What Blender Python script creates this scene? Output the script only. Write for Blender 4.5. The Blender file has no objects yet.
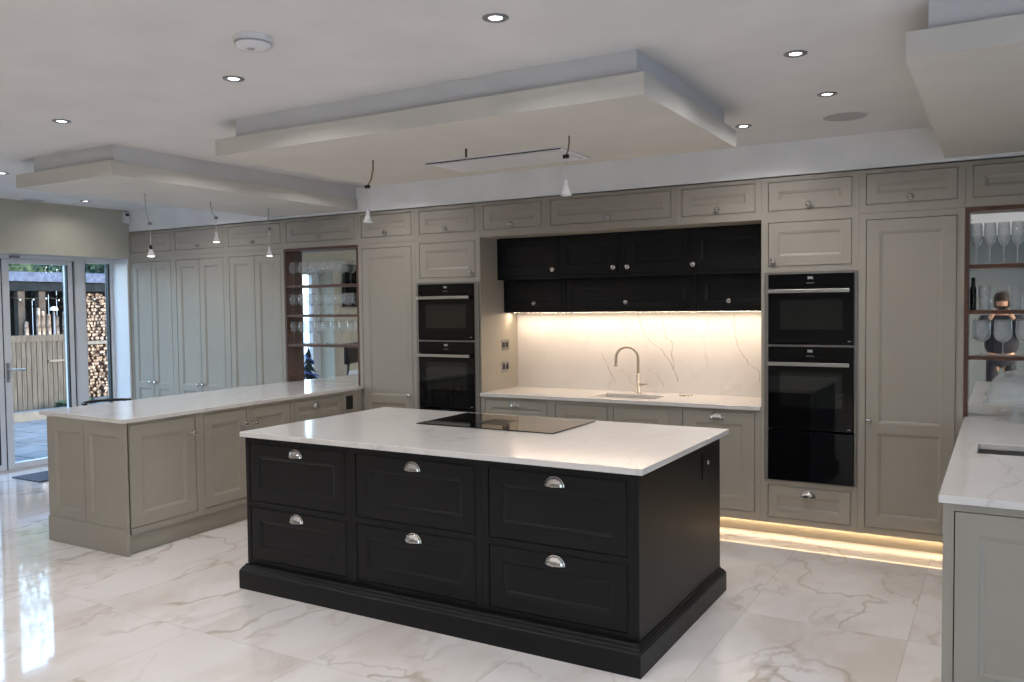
import bpy, bmesh, math, random
from mathutils import Vector, Matrix
PI = math.pi
random.seed(7)
C = bpy.context.scene.collection
scn = bpy.context.scene

# ------------------------------------------------------------------ materials
MATS = {}
def principled(name, col, rough=0.5, metal=0.0, **kw):
    m = bpy.data.materials.new(name); m.use_nodes = True
    b = m.node_tree.nodes['Principled BSDF']
    b.inputs['Base Color'].default_value = (*col, 1)
    b.inputs['Roughness'].default_value = rough
    b.inputs['Metallic'].default_value = metal
    for k, v in kw.items(): b.inputs[k].default_value = v
    MATS[name] = m
    return m, b
def nd(m, t, **props):
    n = m.node_tree.nodes.new(t)
    for k, v in props.items(): setattr(n, k, v)
    return n
def lk(m, a, b): m.node_tree.links.new(a, b)
def noise_col(m, b, c1, c2, scale, detail=4, stretch=(1, 1, 1), lo=.35, hi=.65, bump=0, coord='Object'):
    tc = nd(m, 'ShaderNodeTexCoord'); mp = nd(m, 'ShaderNodeMapping'); mp.inputs['Scale'].default_value = stretch
    lk(m, tc.outputs[coord], mp.inputs['Vector'])
    n = nd(m, 'ShaderNodeTexNoise'); n.inputs['Scale'].default_value = scale; n.inputs['Detail'].default_value = detail
    lk(m, mp.outputs[0], n.inputs['Vector'])
    r = nd(m, 'ShaderNodeValToRGB')
    r.color_ramp.elements[0].position = lo; r.color_ramp.elements[0].color = (*c1, 1)
    r.color_ramp.elements[1].position = hi; r.color_ramp.elements[1].color = (*c2, 1)
    lk(m, n.outputs['Fac'], r.inputs[0]); lk(m, r.outputs[0], b.inputs['Base Color'])
    if bump:
        bp = nd(m, 'ShaderNodeBump'); bp.inputs['Strength'].default_value = bump; bp.inputs['Distance'].default_value = .002
        lk(m, n.outputs['Fac'], bp.inputs['Height']); lk(m, bp.outputs[0], b.inputs['Normal'])
    return n, r

def paint(name, c, rough, var=.03, scale=3, stretch=(1, 1, 1), bump=.03):
    m, b = principled(name, c, rough)
    noise_col(m, b, tuple(x*(1-var) for x in c), tuple(x*(1+var) for x in c), scale, 3, stretch, bump=bump)
    return m
paint('greige_paint', (.322, .296, .252), .45, bump=.02)
paint('charcoal_paint', (.0058, .0058, .0068), .42, .12, 18, (6, 6, .25), bump=.10).node_tree.nodes['Principled BSDF'].inputs['Specular IOR Level'].default_value = .28
paint('ceiling_paint', (.70, .69, .68), .8)
paint('bulkhead_lit_white', (.86, .86, .85), .8)  # ceiling white made brighter, the light on the bulkhead put into its colour
paint('raft_paint', (.62, .625, .63), .8)
paint('raft_cream', (.60, .58, .53), .8)
paint('wall_blue_grey', (.17, .20, .22), .8)
paint('wall_paint', (.50, .48, .40), .8)
principled('dark_gap', (.02, .018, .016), .8)
principled('chrome', (.55, .52, .50), .22, 1.0)
principled('steel', (.55, .54, .53), .28, 1.0)
principled('satin_trim', (.20, .185, .17), .45, .3)
principled('brushed_nickel', (.52, .46, .40), .3, 1.0)
principled('black_glass', (.003, .003, .004), .04, 0, **{'IOR': 1.38})
principled('oven_window', (.007, .008, .008), .03, 0, **{'IOR': 1.6})
principled('black_plastic', (.01, .01, .011), .4)
principled('white_plastic', (.72, .72, .74), .35)
principled('speaker_grille', (.42, .42, .42), .7)
principled('upvc', (.74, .75, .78), .35)
principled('rubber_seal', (.015, .016, .02), .6)
principled('mirror', (.86, .88, .86), .015, 1.0)
principled('grey_metal', (.25, .26, .28), .4, .6)
principled('navy_cloth', (.012, .014, .028), .85)
principled('skin', (.50, .30, .22), .55)
principled('hair', (.02, .014, .01), .6)
principled('tinsel', (.10, .14, .55), .3, .4)
principled('bottle_glass', (.006, .008, .006), .06)
m, b = principled('hob_glass', (.006, .006, .006), .05, 0, **{'IOR': 1.6})
# walnut
m, b = principled('walnut', (.09, .04, .025), .4)
noise_col(m, b, (.055, .022, .014), (.13, .060, .036), 9, 6, (1, 1, 12), .3, .7)
def marble(name, base, vein1, vein2, rough, scale, w1=.012, w2=.03, amount=1.0, coat=0, cloud=None, tiles=False):
    m, b = principled(name, base, rough)
    if coat: b.inputs['Coat Weight'].default_value = coat; b.inputs['Coat Roughness'].default_value = .03
    g = nd(m, 'ShaderNodeNewGeometry')
    mp = nd(m, 'ShaderNodeMapping'); mp.inputs['Scale'].default_value = (scale, scale*.62, scale); mp.inputs['Rotation'].default_value = (0, 0, .6)
    lk(m, g.outputs['Position'], mp.inputs['Vector'])
    src = mp.outputs[0]
    if tiles:      # every tile carries its own piece of stone
        tx = nd(m, 'ShaderNodeVectorMath', operation='DIVIDE'); tx.inputs[1].default_value = (.8, 1.6, 1)
        of = nd(m, 'ShaderNodeVectorMath', operation='ADD'); of.inputs[1].default_value = (1.18+8, .35+8, 0)
        lk(m, g.outputs['Position'], of.inputs[0]); lk(m, of.outputs[0], tx.inputs[0])
        fl = nd(m, 'ShaderNodeVectorMath', operation='FLOOR'); lk(m, tx.outputs[0], fl.inputs[0])
        mu = nd(m, 'ShaderNodeVectorMath', operation='MULTIPLY'); mu.inputs[1].default_value = (.35, .45, 3.7)
        lk(m, fl.outputs[0], mu.inputs[0])
        ad = nd(m, 'ShaderNodeVectorMath', operation='ADD'); lk(m, mp.outputs[0], ad.inputs[0]); lk(m, mu.outputs[0], ad.inputs[1])
        src = ad.outputs[0]
    def warp(scale_, amt, seed):
        n = nd(m, 'ShaderNodeTexNoise'); n.inputs['Scale'].default_value = scale_; n.inputs['Detail'].default_value = 5
        lk(m, src, n.inputs['Vector'])
        s = nd(m, 'ShaderNodeVectorMath', operation='SUBTRACT'); s.inputs[1].default_value = (.5, .5, .5); lk(m, n.outputs['Color'], s.inputs[0])
        k = nd(m, 'ShaderNodeVectorMath', operation='SCALE'); k.inputs['Scale'].default_value = amt; lk(m, s.outputs[0], k.inputs[0])
        a = nd(m, 'ShaderNodeVectorMath', operation='ADD'); lk(m, src, a.inputs[0]); lk(m, k.outputs[0], a.inputs[1])
        o = nd(m, 'ShaderNodeVectorMath', operation='ADD'); lk(m, a.outputs[0], o.inputs[0]); o.inputs[1].default_value = (seed, seed*1.7, seed*.3)
        return o.outputs[0]
    def ridge(vec, sc, width, detail):
        n = nd(m, 'ShaderNodeTexNoise'); n.inputs['Scale'].default_value = sc; n.inputs['Detail'].default_value = detail; n.inputs['Roughness'].default_value = .45
        lk(m, vec, n.inputs['Vector'])
        a = nd(m, 'ShaderNodeMath', operation='SUBTRACT'); a.inputs[1].default_value = .5; lk(m, n.outputs['Fac'], a.inputs[0])
        c = nd(m, 'ShaderNodeMath', operation='ABSOLUTE'); lk(m, a.outputs[0], c.inputs[0])
        r = nd(m, 'ShaderNodeMapRange'); r.inputs['From Min'].default_value = 0; r.inputs['From Max'].default_value = width
        r.inputs['To Min'].default_value = 1; r.inputs['To Max'].default_value = 0; lk(m, c.outputs[0], r.inputs['Value'])
        return r.outputs[0]
    def gate(vec, sc, lo, hi):
        n = nd(m, 'ShaderNodeTexNoise'); n.inputs['Scale'].default_value = sc; n.inputs['Detail'].default_value = 2; lk(m, vec, n.inputs['Vector'])
        r = nd(m, 'ShaderNodeMapRange'); r.inputs['From Min'].default_value = lo; r.inputs['From Max'].default_value = hi; lk(m, n.outputs['Fac'], r.inputs['Value'])
        return r.outputs[0]
    def mul(a, bb, k=1.0):
        x = nd(m, 'ShaderNodeMath', operation='MULTIPLY'); lk(m, a, x.inputs[0])
        if bb is None: x.inputs[1].default_value = k; return x.outputs[0]
        lk(m, bb, x.inputs[1])
        return mul(x.outputs[0], None, k) if k != 1 else x.outputs[0]
    v1 = warp(1.1, 1.0, 0.0); v2 = warp(2.2, .8, 5.0)
    f1 = mul(ridge(v1, .9, w1, 3), gate(v2, .8, .42, .60), amount)
    f2 = mul(ridge(v2, 1.6, w2, 5), gate(v1, 1.1, .45, .62), amount*.7)
    mix0 = nd(m, 'ShaderNodeMixRGB'); mix0.inputs[1].default_value = (*base, 1); mix0.inputs[2].default_value = (*(cloud or base), 1)
    cl = nd(m, 'ShaderNodeTexNoise'); cl.inputs['Scale'].default_value = 1.3; cl.inputs['Detail'].default_value = 4; lk(m, v2, cl.inputs['Vector'])
    cr = nd(m, 'ShaderNodeMapRange'); cr.inputs['From Min'].default_value = .45; cr.inputs['From Max'].default_value = .72; lk(m, cl.outputs['Fac'], cr.inputs['Value'])
    lk(m, cr.outputs[0], mix0.inputs[0])
    mix1 = nd(m, 'ShaderNodeMixRGB'); mix1.inputs[2].default_value = (*vein1, 1); lk(m, mix0.outputs[0], mix1.inputs[1]); lk(m, f1, mix1.inputs[0])
    mix2 = nd(m, 'ShaderNodeMixRGB'); mix2.inputs[2].default_value = (*vein2, 1); lk(m, mix1.outputs[0], mix2.inputs[1]); lk(m, f2, mix2.inputs[0])
    out = mix2.outputs[0]
    if tiles:
        fr = nd(m, 'ShaderNodeVectorMath', operation='FRACTION'); lk(m, tx.outputs[0], fr.inputs[0])
        sp = nd(m, 'ShaderNodeSeparateXYZ'); lk(m, fr.outputs[0], sp.inputs[0])
        def edge(o, w):
            a = nd(m, 'ShaderNodeMath', operation='SUBTRACT'); a.inputs[1].default_value = .5; lk(m, o, a.inputs[0])
            c = nd(m, 'ShaderNodeMath', operation='ABSOLUTE'); lk(m, a.outputs[0], c.inputs[0])
            d = nd(m, 'ShaderNodeMath', operation='GREATER_THAN'); d.inputs[1].default_value = .5-w; lk(m, c.outputs[0], d.inputs[0]); return d.outputs[0]
        mx = nd(m, 'ShaderNodeMath', operation='MAXIMUM'); lk(m, edge(sp.outputs[0], .0022), mx.inputs[0]); lk(m, edge(sp.outputs[1], .0011), mx.inputs[1])
        mk = nd(m, 'ShaderNodeMath', operation='MULTIPLY'); lk(m, mx.outputs[0], mk.inputs[0]); mk.inputs[1].default_value = .38
        mix3 = nd(m, 'ShaderNodeMixRGB'); mix3.inputs[2].default_value = (.30, .26, .22, 1); lk(m, out, mix3.inputs[1]); lk(m, mk.outputs[0], mix3.inputs[0])
        out = mix3.outputs[0]
    lk(m, out, b.inputs['Base Color'])
    return m
marble('floor_marble', (.88, .84, .82), (.50, .40, .31), (.50, .42, .36), .07, 1.45, .015, .028, .72, coat=.55, cloud=(.74, .665, .615), tiles=True)
marble('quartz', (.71, .685, .67), (.40, .37, .35), (.50, .45, .40), .12, 1.5, .008, .022, .34, cloud=(.66, .63, .61))
principled('quartz_vein', (.31, .265, .225), .2)
def front_only(m, sock):      # reflection counted once, on the outer face of the glass
    g = nd(m, 'ShaderNodeNewGeometry'); a = nd(m, 'ShaderNodeMath', operation='SUBTRACT'); a.inputs[0].default_value = 1; lk(m, g.outputs['Backfacing'], a.inputs[1])
    b = nd(m, 'ShaderNodeMath', operation='MULTIPLY'); lk(m, sock, b.inputs[0]); lk(m, a.outputs[0], b.inputs[1]); return b.outputs[0]
def thin_glass(name, tint, extra, bump=0, white=0):
    m = bpy.data.materials.new(name); m.use_nodes = True; MATS[name] = m; m.node_tree.nodes.clear()
    o = nd(m, 'ShaderNodeOutputMaterial'); mx = nd(m, 'ShaderNodeMixShader'); tr = nd(m, 'ShaderNodeBsdfTransparent'); gl = nd(m, 'ShaderNodeBsdfGlossy')
    tr.inputs[0].default_value = (*tint, 1); gl.inputs['Roughness'].default_value = .05
    lw = nd(m, 'ShaderNodeFresnel'); lw.inputs['IOR'].default_value = 1.5
    ad = nd(m, 'ShaderNodeMath', operation='MULTIPLY_ADD', use_clamp=True); ad.inputs[1].default_value = 1.0; ad.inputs[2].default_value = extra; lk(m, lw.outputs[0], ad.inputs[0])
    lk(m, front_only(m, ad.outputs[0]), mx.inputs[0]); lk(m, tr.outputs[0], mx.inputs[1]); lk(m, gl.outputs[0], mx.inputs[2]); out = mx.outputs[0]
    if bump:
        tc = nd(m, 'ShaderNodeTexCoord'); vo = nd(m, 'ShaderNodeTexVoronoi'); vo.inputs['Scale'].default_value = 85; lk(m, tc.outputs['Object'], vo.inputs['Vector'])
        bp = nd(m, 'ShaderNodeBump'); bp.inputs['Strength'].default_value = bump; bp.inputs['Distance'].default_value = .004
        lk(m, vo.outputs['Distance'], bp.inputs['Height']); lk(m, bp.outputs[0], gl.inputs['Normal']); lk(m, bp.outputs[0], lw.inputs['Normal'])
    if white:  # white diffuse share stands in for bright highlights on the glass
        df = nd(m, 'ShaderNodeBsdfTranslucent'); df.inputs[0].default_value = (.85, .92, .95, 1); dd = nd(m, 'ShaderNodeBsdfDiffuse'); dd.inputs[0].default_value = (.85, .92, .95, 1)
        a = nd(m, 'ShaderNodeAddShader'); lk(m, df.outputs[0], a.inputs[0]); lk(m, dd.outputs[0], a.inputs[1])
        m2 = nd(m, 'ShaderNodeMixShader'); m2.inputs[0].default_value = white; lk(m, out, m2.inputs[1]); lk(m, dd.outputs[0], m2.inputs[2]); out = m2.outputs[0]
        m.node_tree.nodes.remove(a); m.node_tree.nodes.remove(df)
    lk(m, out, o.inputs[0])
thin_glass('clear_glass', (.995, .998, 1), .04, 0, .035)
thin_glass('cut_glass', (.99, .995, 1), .07, 1.0, .11)
# thin window pane: reflects a little, lets the rest straight through
m = bpy.data.materials.new('window_glass'); m.use_nodes = True; MATS['window_glass'] = m
nt = m.node_tree; nt.nodes.clear()
o = nd(m, 'ShaderNodeOutputMaterial'); mx = nd(m, 'ShaderNodeMixShader'); tr = nd(m, 'ShaderNodeBsdfTransparent'); gl = nd(m, 'ShaderNodeBsdfGlossy')
tr.inputs[0].default_value = (.93, .96, .97, 1); gl.inputs['Roughness'].default_value = .01
fr = nd(m, 'ShaderNodeFresnel'); fr.inputs['IOR'].default_value = 1.45
lk(m, front_only(m, fr.outputs[0]), mx.inputs[0]); lk(m, tr.outputs[0], mx.inputs[1]); lk(m, gl.outputs[0], mx.inputs[2]); lk(m, mx.outputs[0], o.inputs[0])
def emit(name, col, s):
    m, b = principled(name, (.25, .25, .25), .5)
    b.inputs['Emission Color'].default_value = (*col, 1); b.inputs['Emission Strength'].default_value = s
emit('lamp_lens', (1, .95, .92), 14)
emit('bulb_face', (1, .93, .88), 9)
emit('bulb_dim', (1, .97, .92), .25)
emit('led_warm', (1, .78, .56), 135)
emit('led_floor', (1, .70, .38), 12)
emit('led_throw', (1, .72, .42), 270)
emit('display', (.75, .85, 1), .03)
emit('fairy_light', (.75, .85, 1), 3)
# outdoors
paint('fence_wood', (.072, .070, .067), .8, .25, 6, (8, 8, .6), bump=.3)
paint('store_wood', (.05, .045, .043), .8, .25, 6, (1, 1, 1))
paint('dark_timber', (.010, .014, .020), .8, .2, 6)
paint('roof_felt', (.05, .07, .12), .95, .15, 8).node_tree.nodes['Principled BSDF'].inputs['Specular IOR Level'].default_value = .05
paint('roof_edge', (.07, .095, .16), .95, .25, 10).node_tree.nodes['Principled BSDF'].inputs['Specular IOR Level'].default_value = .05  # sky light on the edge put into its bluish colour
paint('concrete', (.13, .13, .13), .85, .12, 9)
paint('paving', (.09, .10, .11), .8, .25, 5, bump=.2)
m, b = principled('leaf', (.05, .12, .05), .6)
noise_col(m, b, (.006, .020, .016), (.10, .17, .13), 14, 3)
m, b = principled('split_log', (.5, .35, .2), .8)
noise_col(m, b, (.06, .045, .038), (.34, .295, .265), 16, 4)
m, b = principled('log_bark', (.2, .12, .08), .9)
m, b = principled('doormat', (.07, .075, .10), .95)
noise_col(m, b, (.04, .045, .06), (.12, .12, .15), 60, 2)
m, b = principled('tree_needles', (.01, .03, .035), .8)

for n_ in ('dark_timber', 'store_wood', 'fence_wood', 'split_log', 'log_bark', 'leaf', 'concrete'): MATS[n_].node_tree.nodes['Principled BSDF'].inputs['Specular IOR Level'].default_value = .05

# ------------------------------------------------------------------ mesh builder
class MB:
    def __init__(s): s.bm = bmesh.new(); s.mats = []
    def mi(s, n):
        if n not in s.mats: s.mats.append(n)
        return s.mats.index(n)
    def face(s, vs, mat, smooth=False):
        try:
            f = s.bm.faces.new([s.bm.verts.new(v) for v in vs]); f.material_index = s.mi(mat); f.smooth = smooth
        except ValueError: pass
    def box(s, x0, x1, y0, y1, z0, z1, mat):
        P = [(x0,y0,z0),(x1,y0,z0),(x1,y1,z0),(x0,y1,z0),(x0,y0,z1),(x1,y0,z1),(x1,y1,z1),(x0,y1,z1)]
        v = [s.bm.verts.new(p) for p in P]; k = s.mi(mat)
        for q in ((3,2,1,0),(4,5,6,7),(0,1,5,4),(1,2,6,5),(2,3,7,6),(3,0,4,7)):
            s.bm.faces.new([v[i] for i in q]).material_index = k
        return s
    def plate(s, x0, x1, z0, z1, holes, y, depth, mat, back=True):
        xs = sorted({x0, x1, *[h[0] for h in holes], *[h[1] for h in holes]})
        zs = sorted({z0, z1, *[h[2] for h in holes], *[h[3] for h in holes]})
        def solid(i, j):
            if not (0 <= i < len(xs)-1 and 0 <= j < len(zs)-1): return False
            cx, cz = (xs[i]+xs[i+1])/2, (zs[j]+zs[j+1])/2
            return not any(h[0] < cx < h[1] and h[2] < cz < h[3] for h in holes)
        for i in range(len(xs)-1):
            for j in range(len(zs)-1):
                if not solid(i, j): continue
                a, b_, c, d = xs[i], xs[i+1], zs[j], zs[j+1]
                s.face([(a,y,c),(b_,y,c),(b_,y,d),(a,y,d)], mat)
                if back: s.face([(a,y+depth,d),(b_,y+depth,d),(b_,y+depth,c),(a,y+depth,c)], mat)
                if not solid(i-1, j): s.face([(a,y,c),(a,y,d),(a,y+depth,d),(a,y+depth,c)], mat)
                if not solid(i+1, j): s.face([(b_,y,d),(b_,y,c),(b_,y+depth,c),(b_,y+depth,d)], mat)
                if not solid(i, j-1): s.face([(b_,y,c),(a,y,c),(a,y+depth,c),(b_,y+depth,c)], mat)
                if not solid(i, j+1): s.face([(a,y,d),(b_,y,d),(b_,y+depth,d),(a,y+depth,d)], mat)
        return s
    def loops(s, rect, steps, mat, cap=True):
        """picture-frame moulding: rect inset step by step; steps = [(inset, y)]"""
        x0, x1, z0, z1 = rect
        def ring(i, y): return [(x0+i,y,z0+i),(x1-i,y,z0+i),(x1-i,y,z1-i),(x0+i,y,z1-i)]
        for (i0, y0), (i1, y1) in zip(steps, steps[1:]):
            A, B = ring(i0, y0), ring(i1, y1)
            for k in range(4):
                n = (k+1) % 4
                s.face([A[k], A[n], B[n], B[k]], mat)
        if cap: s.face(ring(*steps[-1]), mat)
        return s
    def lathe(s, prof, mat, c=(0,0,0), n=24, axis='z', smooth=True, caps=True):
        def pt(r, h, a):
            x, y = r*math.cos(a), r*math.sin(a)
            if axis == 'z': return (c[0]+x, c[1]+y, c[2]+h)
            if axis == 'y': return (c[0]+x, c[1]+h, c[2]+y)
            return (c[0]+h, c[1]+x, c[2]+y)
        k = s.mi(mat); rings = []
        for r, h in prof:
            if r < 1e-6: rings.append([s.bm.verts.new(pt(0, h, 0))])
            else: rings.append([s.bm.verts.new(pt(r, h, 2*PI*i/n)) for i in range(n)])
        for A, B in zip(rings, rings[1:]):
            for i in range(n):
                j = (i+1) % n
                a = [A[0]] if len(A) == 1 else [A[i], A[j]]
                b_ = [B[0]] if len(B) == 1 else [B[j], B[i]]
                if len(a)+len(b_) < 3: continue
                f = s.bm.faces.new(a+b_); f.material_index = k; f.smooth = smooth
        return s
    def tube(s, pts, r, mat, n=10, caps=True):
        pts = [Vector(p) for p in pts]; k = s.mi(mat); rings = []; up = None
        rr = r if isinstance(r, (list, tuple)) else [r]*len(pts)
        for i, p in enumerate(pts):
            t = (pts[min(i+1, len(pts)-1)]-pts[max(i-1, 0)]).normalized()
            if up is None:
                up = t.orthogonal().normalized()
            up = (up - t*up.dot(t)).normalized(); w = t.cross(up)
            rings.append([s.bm.verts.new(p+rr[i]*(math.cos(2*PI*q/n)*up+math.sin(2*PI*q/n)*w)) for q in range(n)])
        for A, B in zip(rings, rings[1:]):
            for q in range(n):
                f = s.bm.faces.new([A[q], A[(q+1)%n], B[(q+1)%n], B[q]]); f.material_index = k; f.smooth = True
        if caps:
            for R in (rings[0][::-1], rings[-1]):
                f = s.bm.faces.new(R); f.material_index = k
        return s
    def build(s, name, parent=None, bevel=0, merge=True):
        if merge: bmesh.ops.remove_doubles(s.bm, verts=s.bm.verts, dist=1e-5)
        bmesh.ops.recalc_face_normals(s.bm, faces=s.bm.faces)
        me = bpy.data.meshes.new(name); s.bm.to_mesh(me); s.bm.free()
        for n in s.mats: me.materials.append(MATS[n])
        o = bpy.data.objects.new(name, me); C.objects.link(o)
        if parent: o.parent = parent
        if bevel:
            md = o.modifiers.new('bevel', 'BEVEL'); md.width = bevel; md.segments = 2; md.limit_method = 'ANGLE'; md.angle_limit = 1.0
        return o
def thing(name, label, cat, loc=(0,0,0), rz=0, group=None):
    o = bpy.data.objects.new(name, None); C.objects.link(o); o.location = loc; o.rotation_euler = (0, 0, rz)
    o.empty_display_size = .1
    o['label'] = label; o['category'] = cat
    if group: o['group'] = group
    return o
def tag(o, label, cat, group=None):
    o['label'] = label; o['category'] = cat
    if group: o['group'] = group
    return o
def struct(o, label=None):
    o['kind'] = 'structure'
    if label: o['label'] = label
    return o
def copy_tree(o, parent=None):
    c = o.copy(); C.objects.link(c)
    if parent: c.parent = parent
    for ch in [x for x in bpy.data.objects if x.parent == o]: copy_tree(ch, c)
    return c

# ------------------------------------------------------------------ camera (level, 29.9 mm, slight tilt)
cam_d = bpy.data.cameras.new('camera'); cam = bpy.data.objects.new('camera', cam_d); C.objects.link(cam)
R = Vector((0.86363211, 0.50400708, -0.01079106)); U = Vector((-0.01094546, 0.0401474, 0.99913382)); F = Vector((-0.50400375, 0.86276593, -0.04018917))
cam.matrix_world = Matrix(((R.x, U.x, -F.x, 0), (R.y, U.y, -F.y, 0), (R.z, U.z, -F.z, 1.6476), (0, 0, 0, 1)))
cam_d.sensor_width = 36; cam_d.lens = 838.711*36/1024; cam_d.clip_start = .05; cam_d.clip_end = 200
scn.camera = cam

# ------------------------------------------------------------------ the room
D = 6.056          # plane of the cabinet fronts
CE = 2.78          # ceiling
XL, XR, YB = -8.56, 2.9, -4.2
m = MB(); m.box(XL-.42, XR+.1, YB-.1, 6.74, -.06, 0, 'floor_marble'); struct(m.build('floor'), 'glossy white marble tile floor with tan veins')
m = MB(); m.box(XL-.42, XR+.1, YB-.1, 6.74, CE, CE+.08, 'ceiling_paint'); struct(m.build('ceiling'), 'white plaster ceiling')
m = MB(); m.box(XL-.42, XR+.1, 6.70, 6.80, 0, CE, 'ceiling_paint'); m.box(XL, XR, D+.016, 6.70, 2.547, CE, 'bulkhead_lit_white')
struct(m.build('wall_back'), 'white boxed bulkhead above the cabinets')
m = MB()           # left wall with the patio door opening
m.box(XL-.36, XL, YB, 2.92, 0, CE, 'wall_paint'); m.box(XL-.36, XL, 2.92, 6.047, 2.245, CE, 'wall_paint')
m.box(XL-.36, XL, 6.047, 6.70, 0, CE, 'wall_paint'); struct(m.build('wall_left'), 'pale stone coloured wall above the patio doors')
m = MB(); W0, W1 = -1.6, 1.9
m.box(XR, XR+.1, YB, W0, 0, CE, 'wall_blue_grey'); m.box(XR, XR+.1, 1.85, 6.70, 0, CE, 'wall_paint'); m.box(XR, XR+.1, W0, 1.85, 2.3, CE, 'wall_paint'); struct(m.build('wall_right'))
m = MB(); m.box(XL, XR, YB-.1, YB, 0, CE, 'wall_blue_grey'); struct(m.build('wall_front'), 'blue grey wall behind the viewer')
# glazed doors in the right wall, beside the viewer
m = MB(); w = MB()
for i in range(3):
    y0 = W0+i*1.15
    for a, b_, c, d in ((y0, y0+.07, 0, 2.3), (y0+1.08, y0+1.15, 0, 2.3), (y0+.07, y0+1.08, 0, .09), (y0+.07, y0+1.08, 2.21, 2.3)): w.box(XR+.02, XR+.08, a, b_, c, d, 'upvc')
    m.box(XR+.045, XR+.055, y0+.07, y0+1.08, .09, 2.21, 'window_glass')
wf = struct(w.build('window_1')); m.build('window_glazing', wf)

# ceiling rafts : two plaster steps each
def raft(name, label, up, low):
    r = MB(); r.box(*up, 2.67, CE, 'raft_paint'); a = r.build(name)
    struct(a, label)
    r = MB(); r.box(*low, 2.57, 2.67, 'raft_cream'); r.build('lower_step', a)
raft('trim_1', 'stepped plaster ceiling raft above the charcoal island', (-3.94, -1.405, 3.52, 4.88), (-4.085, -1.358, 3.49, 4.96))
raft('trim_2', 'stepped plaster ceiling raft above the left peninsula', (-6.16, -5.215, 3.60, D+.016), (-6.34, -5.205, 3.57, D+.016))
raft('trim_3', 'stepped plaster ceiling raft above the right counter', (-.25, 1.10, 3.56, D+.016), (-.325, 1.20, 3.53, D+.016))

# ------------------------------------------------------------------ patio doors (left wall)
XG = -8.87
def ybox(mb, y0, y1, z0, z1, t0, t1, mat): mb.box(XG+t0, XG+t1, y0, y1, z0, z1, mat)
def ypane(mb, y0, y1, z0, z1, yo0, yo1, zo0, zo1, mat, t0=-.035, t1=.035):
    ybox(mb, yo0, y0, zo0, zo1, t0, t1, mat); ybox(mb, y1, yo1, zo0, zo1, t0, t1, mat)
    ybox(mb, y0, y1, zo0, z0, t0, t1, mat); ybox(mb, y0, y1, z1, zo1, t0, t1, mat)
m = MB()
ybox(m, 2.92, 3.00, 0, 2.245, -.05, .04, 'upvc'); ybox(m, 5.567, 5.695, 0, 2.245, -.05, .045, 'upvc'); ybox(m, 5.997, 6.047, 0, 2.245, -.05, .045, 'upvc')
ybox(m, 3.0, 5.567, 2.205, 2.245, -.05, .045, 'upvc'); ybox(m, 5.695, 5.997, 2.19, 2.245, -.05, .045, 'upvc'); ybox(m, 5.695, 5.997, 0, .06, -.05, .045, 'upvc')
ybox(m, 3.0, 5.567, 0, .018, -.05, .045, 'upvc')
frame = struct(m.build('door_1', bevel=.004), 'white patio door frame')
m = MB(); m.box(XG+.046, XL, 6.030, 6.0465, 0, 2.2445, 'upvc'); m.build('reveal_lining', frame)
m = MB(); ybox(m, 5.705, 5.980, .07, 2.18, -.006, .006, 'window_glass'); m.build('sidelight_glass', frame)
m = MB(); ybox(m, 5.695, 5.705, .06, 2.19, -.012, .012, 'rubber_seal'); ybox(m, 5.980, 5.996, .06, 2.19, -.02, .03, 'rubber_seal'); m.build('sidelight_seal', frame)
for n_, (a, b_) in enumerate(((3.01, 3.865), (3.875, 4.785), (4.797, 5.553))):
    m = MB(); ypane(m, a+.07, b_-.068, .085, 2.158, a, b_, .022, 2.20, 'upvc')
    leaf = struct(m.build('door_%d' % (n_+2), bevel=.004), 'white framed glazed patio door leaf')
    m = MB(); ybox(m, a+.07, b_-.068, .085, 2.158, -.006, .006, 'window_glass'); m.build('door_glass', leaf)
    m = MB(); ybox(m, b_-.070, b_-.056, .085, 2.158, .0, .037, 'rubber_seal'); ybox(m, b_, b_+.012, .022, 2.2, -.03, .03, 'rubber_seal'); m.build('seal', leaf)
    if n_ == 2:
        m = MB(); m.box(XG+.035, XG+.047, 4.808, 4.838, .93, 1.13, 'steel')
        m.tube([(XG+.04, 4.823, 1.06), (XG+.085, 4.823, 1.06), (XG+.092, 4.835, 1.06), (XG+.092, 4.97, 1.056)], .011, 'steel')
        m.lathe([(0, 0), (.012, 0), (.012, .02), (0, .02)], 'chrome', (XG+.047, 4.823, .965), 16, 'x'); m.build('door_handle', leaf)
        m = MB(); m.box(XG+.03, XG+.06, 4.87, 4.97, 2.212, 2.232, 'grey_metal'); m.build('top_roller', leaf)
m = MB(); m.box(-8.50, -8.02, 4.64, 5.5, 0.001, .014, 'doormat'); tag(m.build('doormat', bevel=.004), 'dark grey doormat on the floor inside the patio door', 'doormat')

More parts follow.
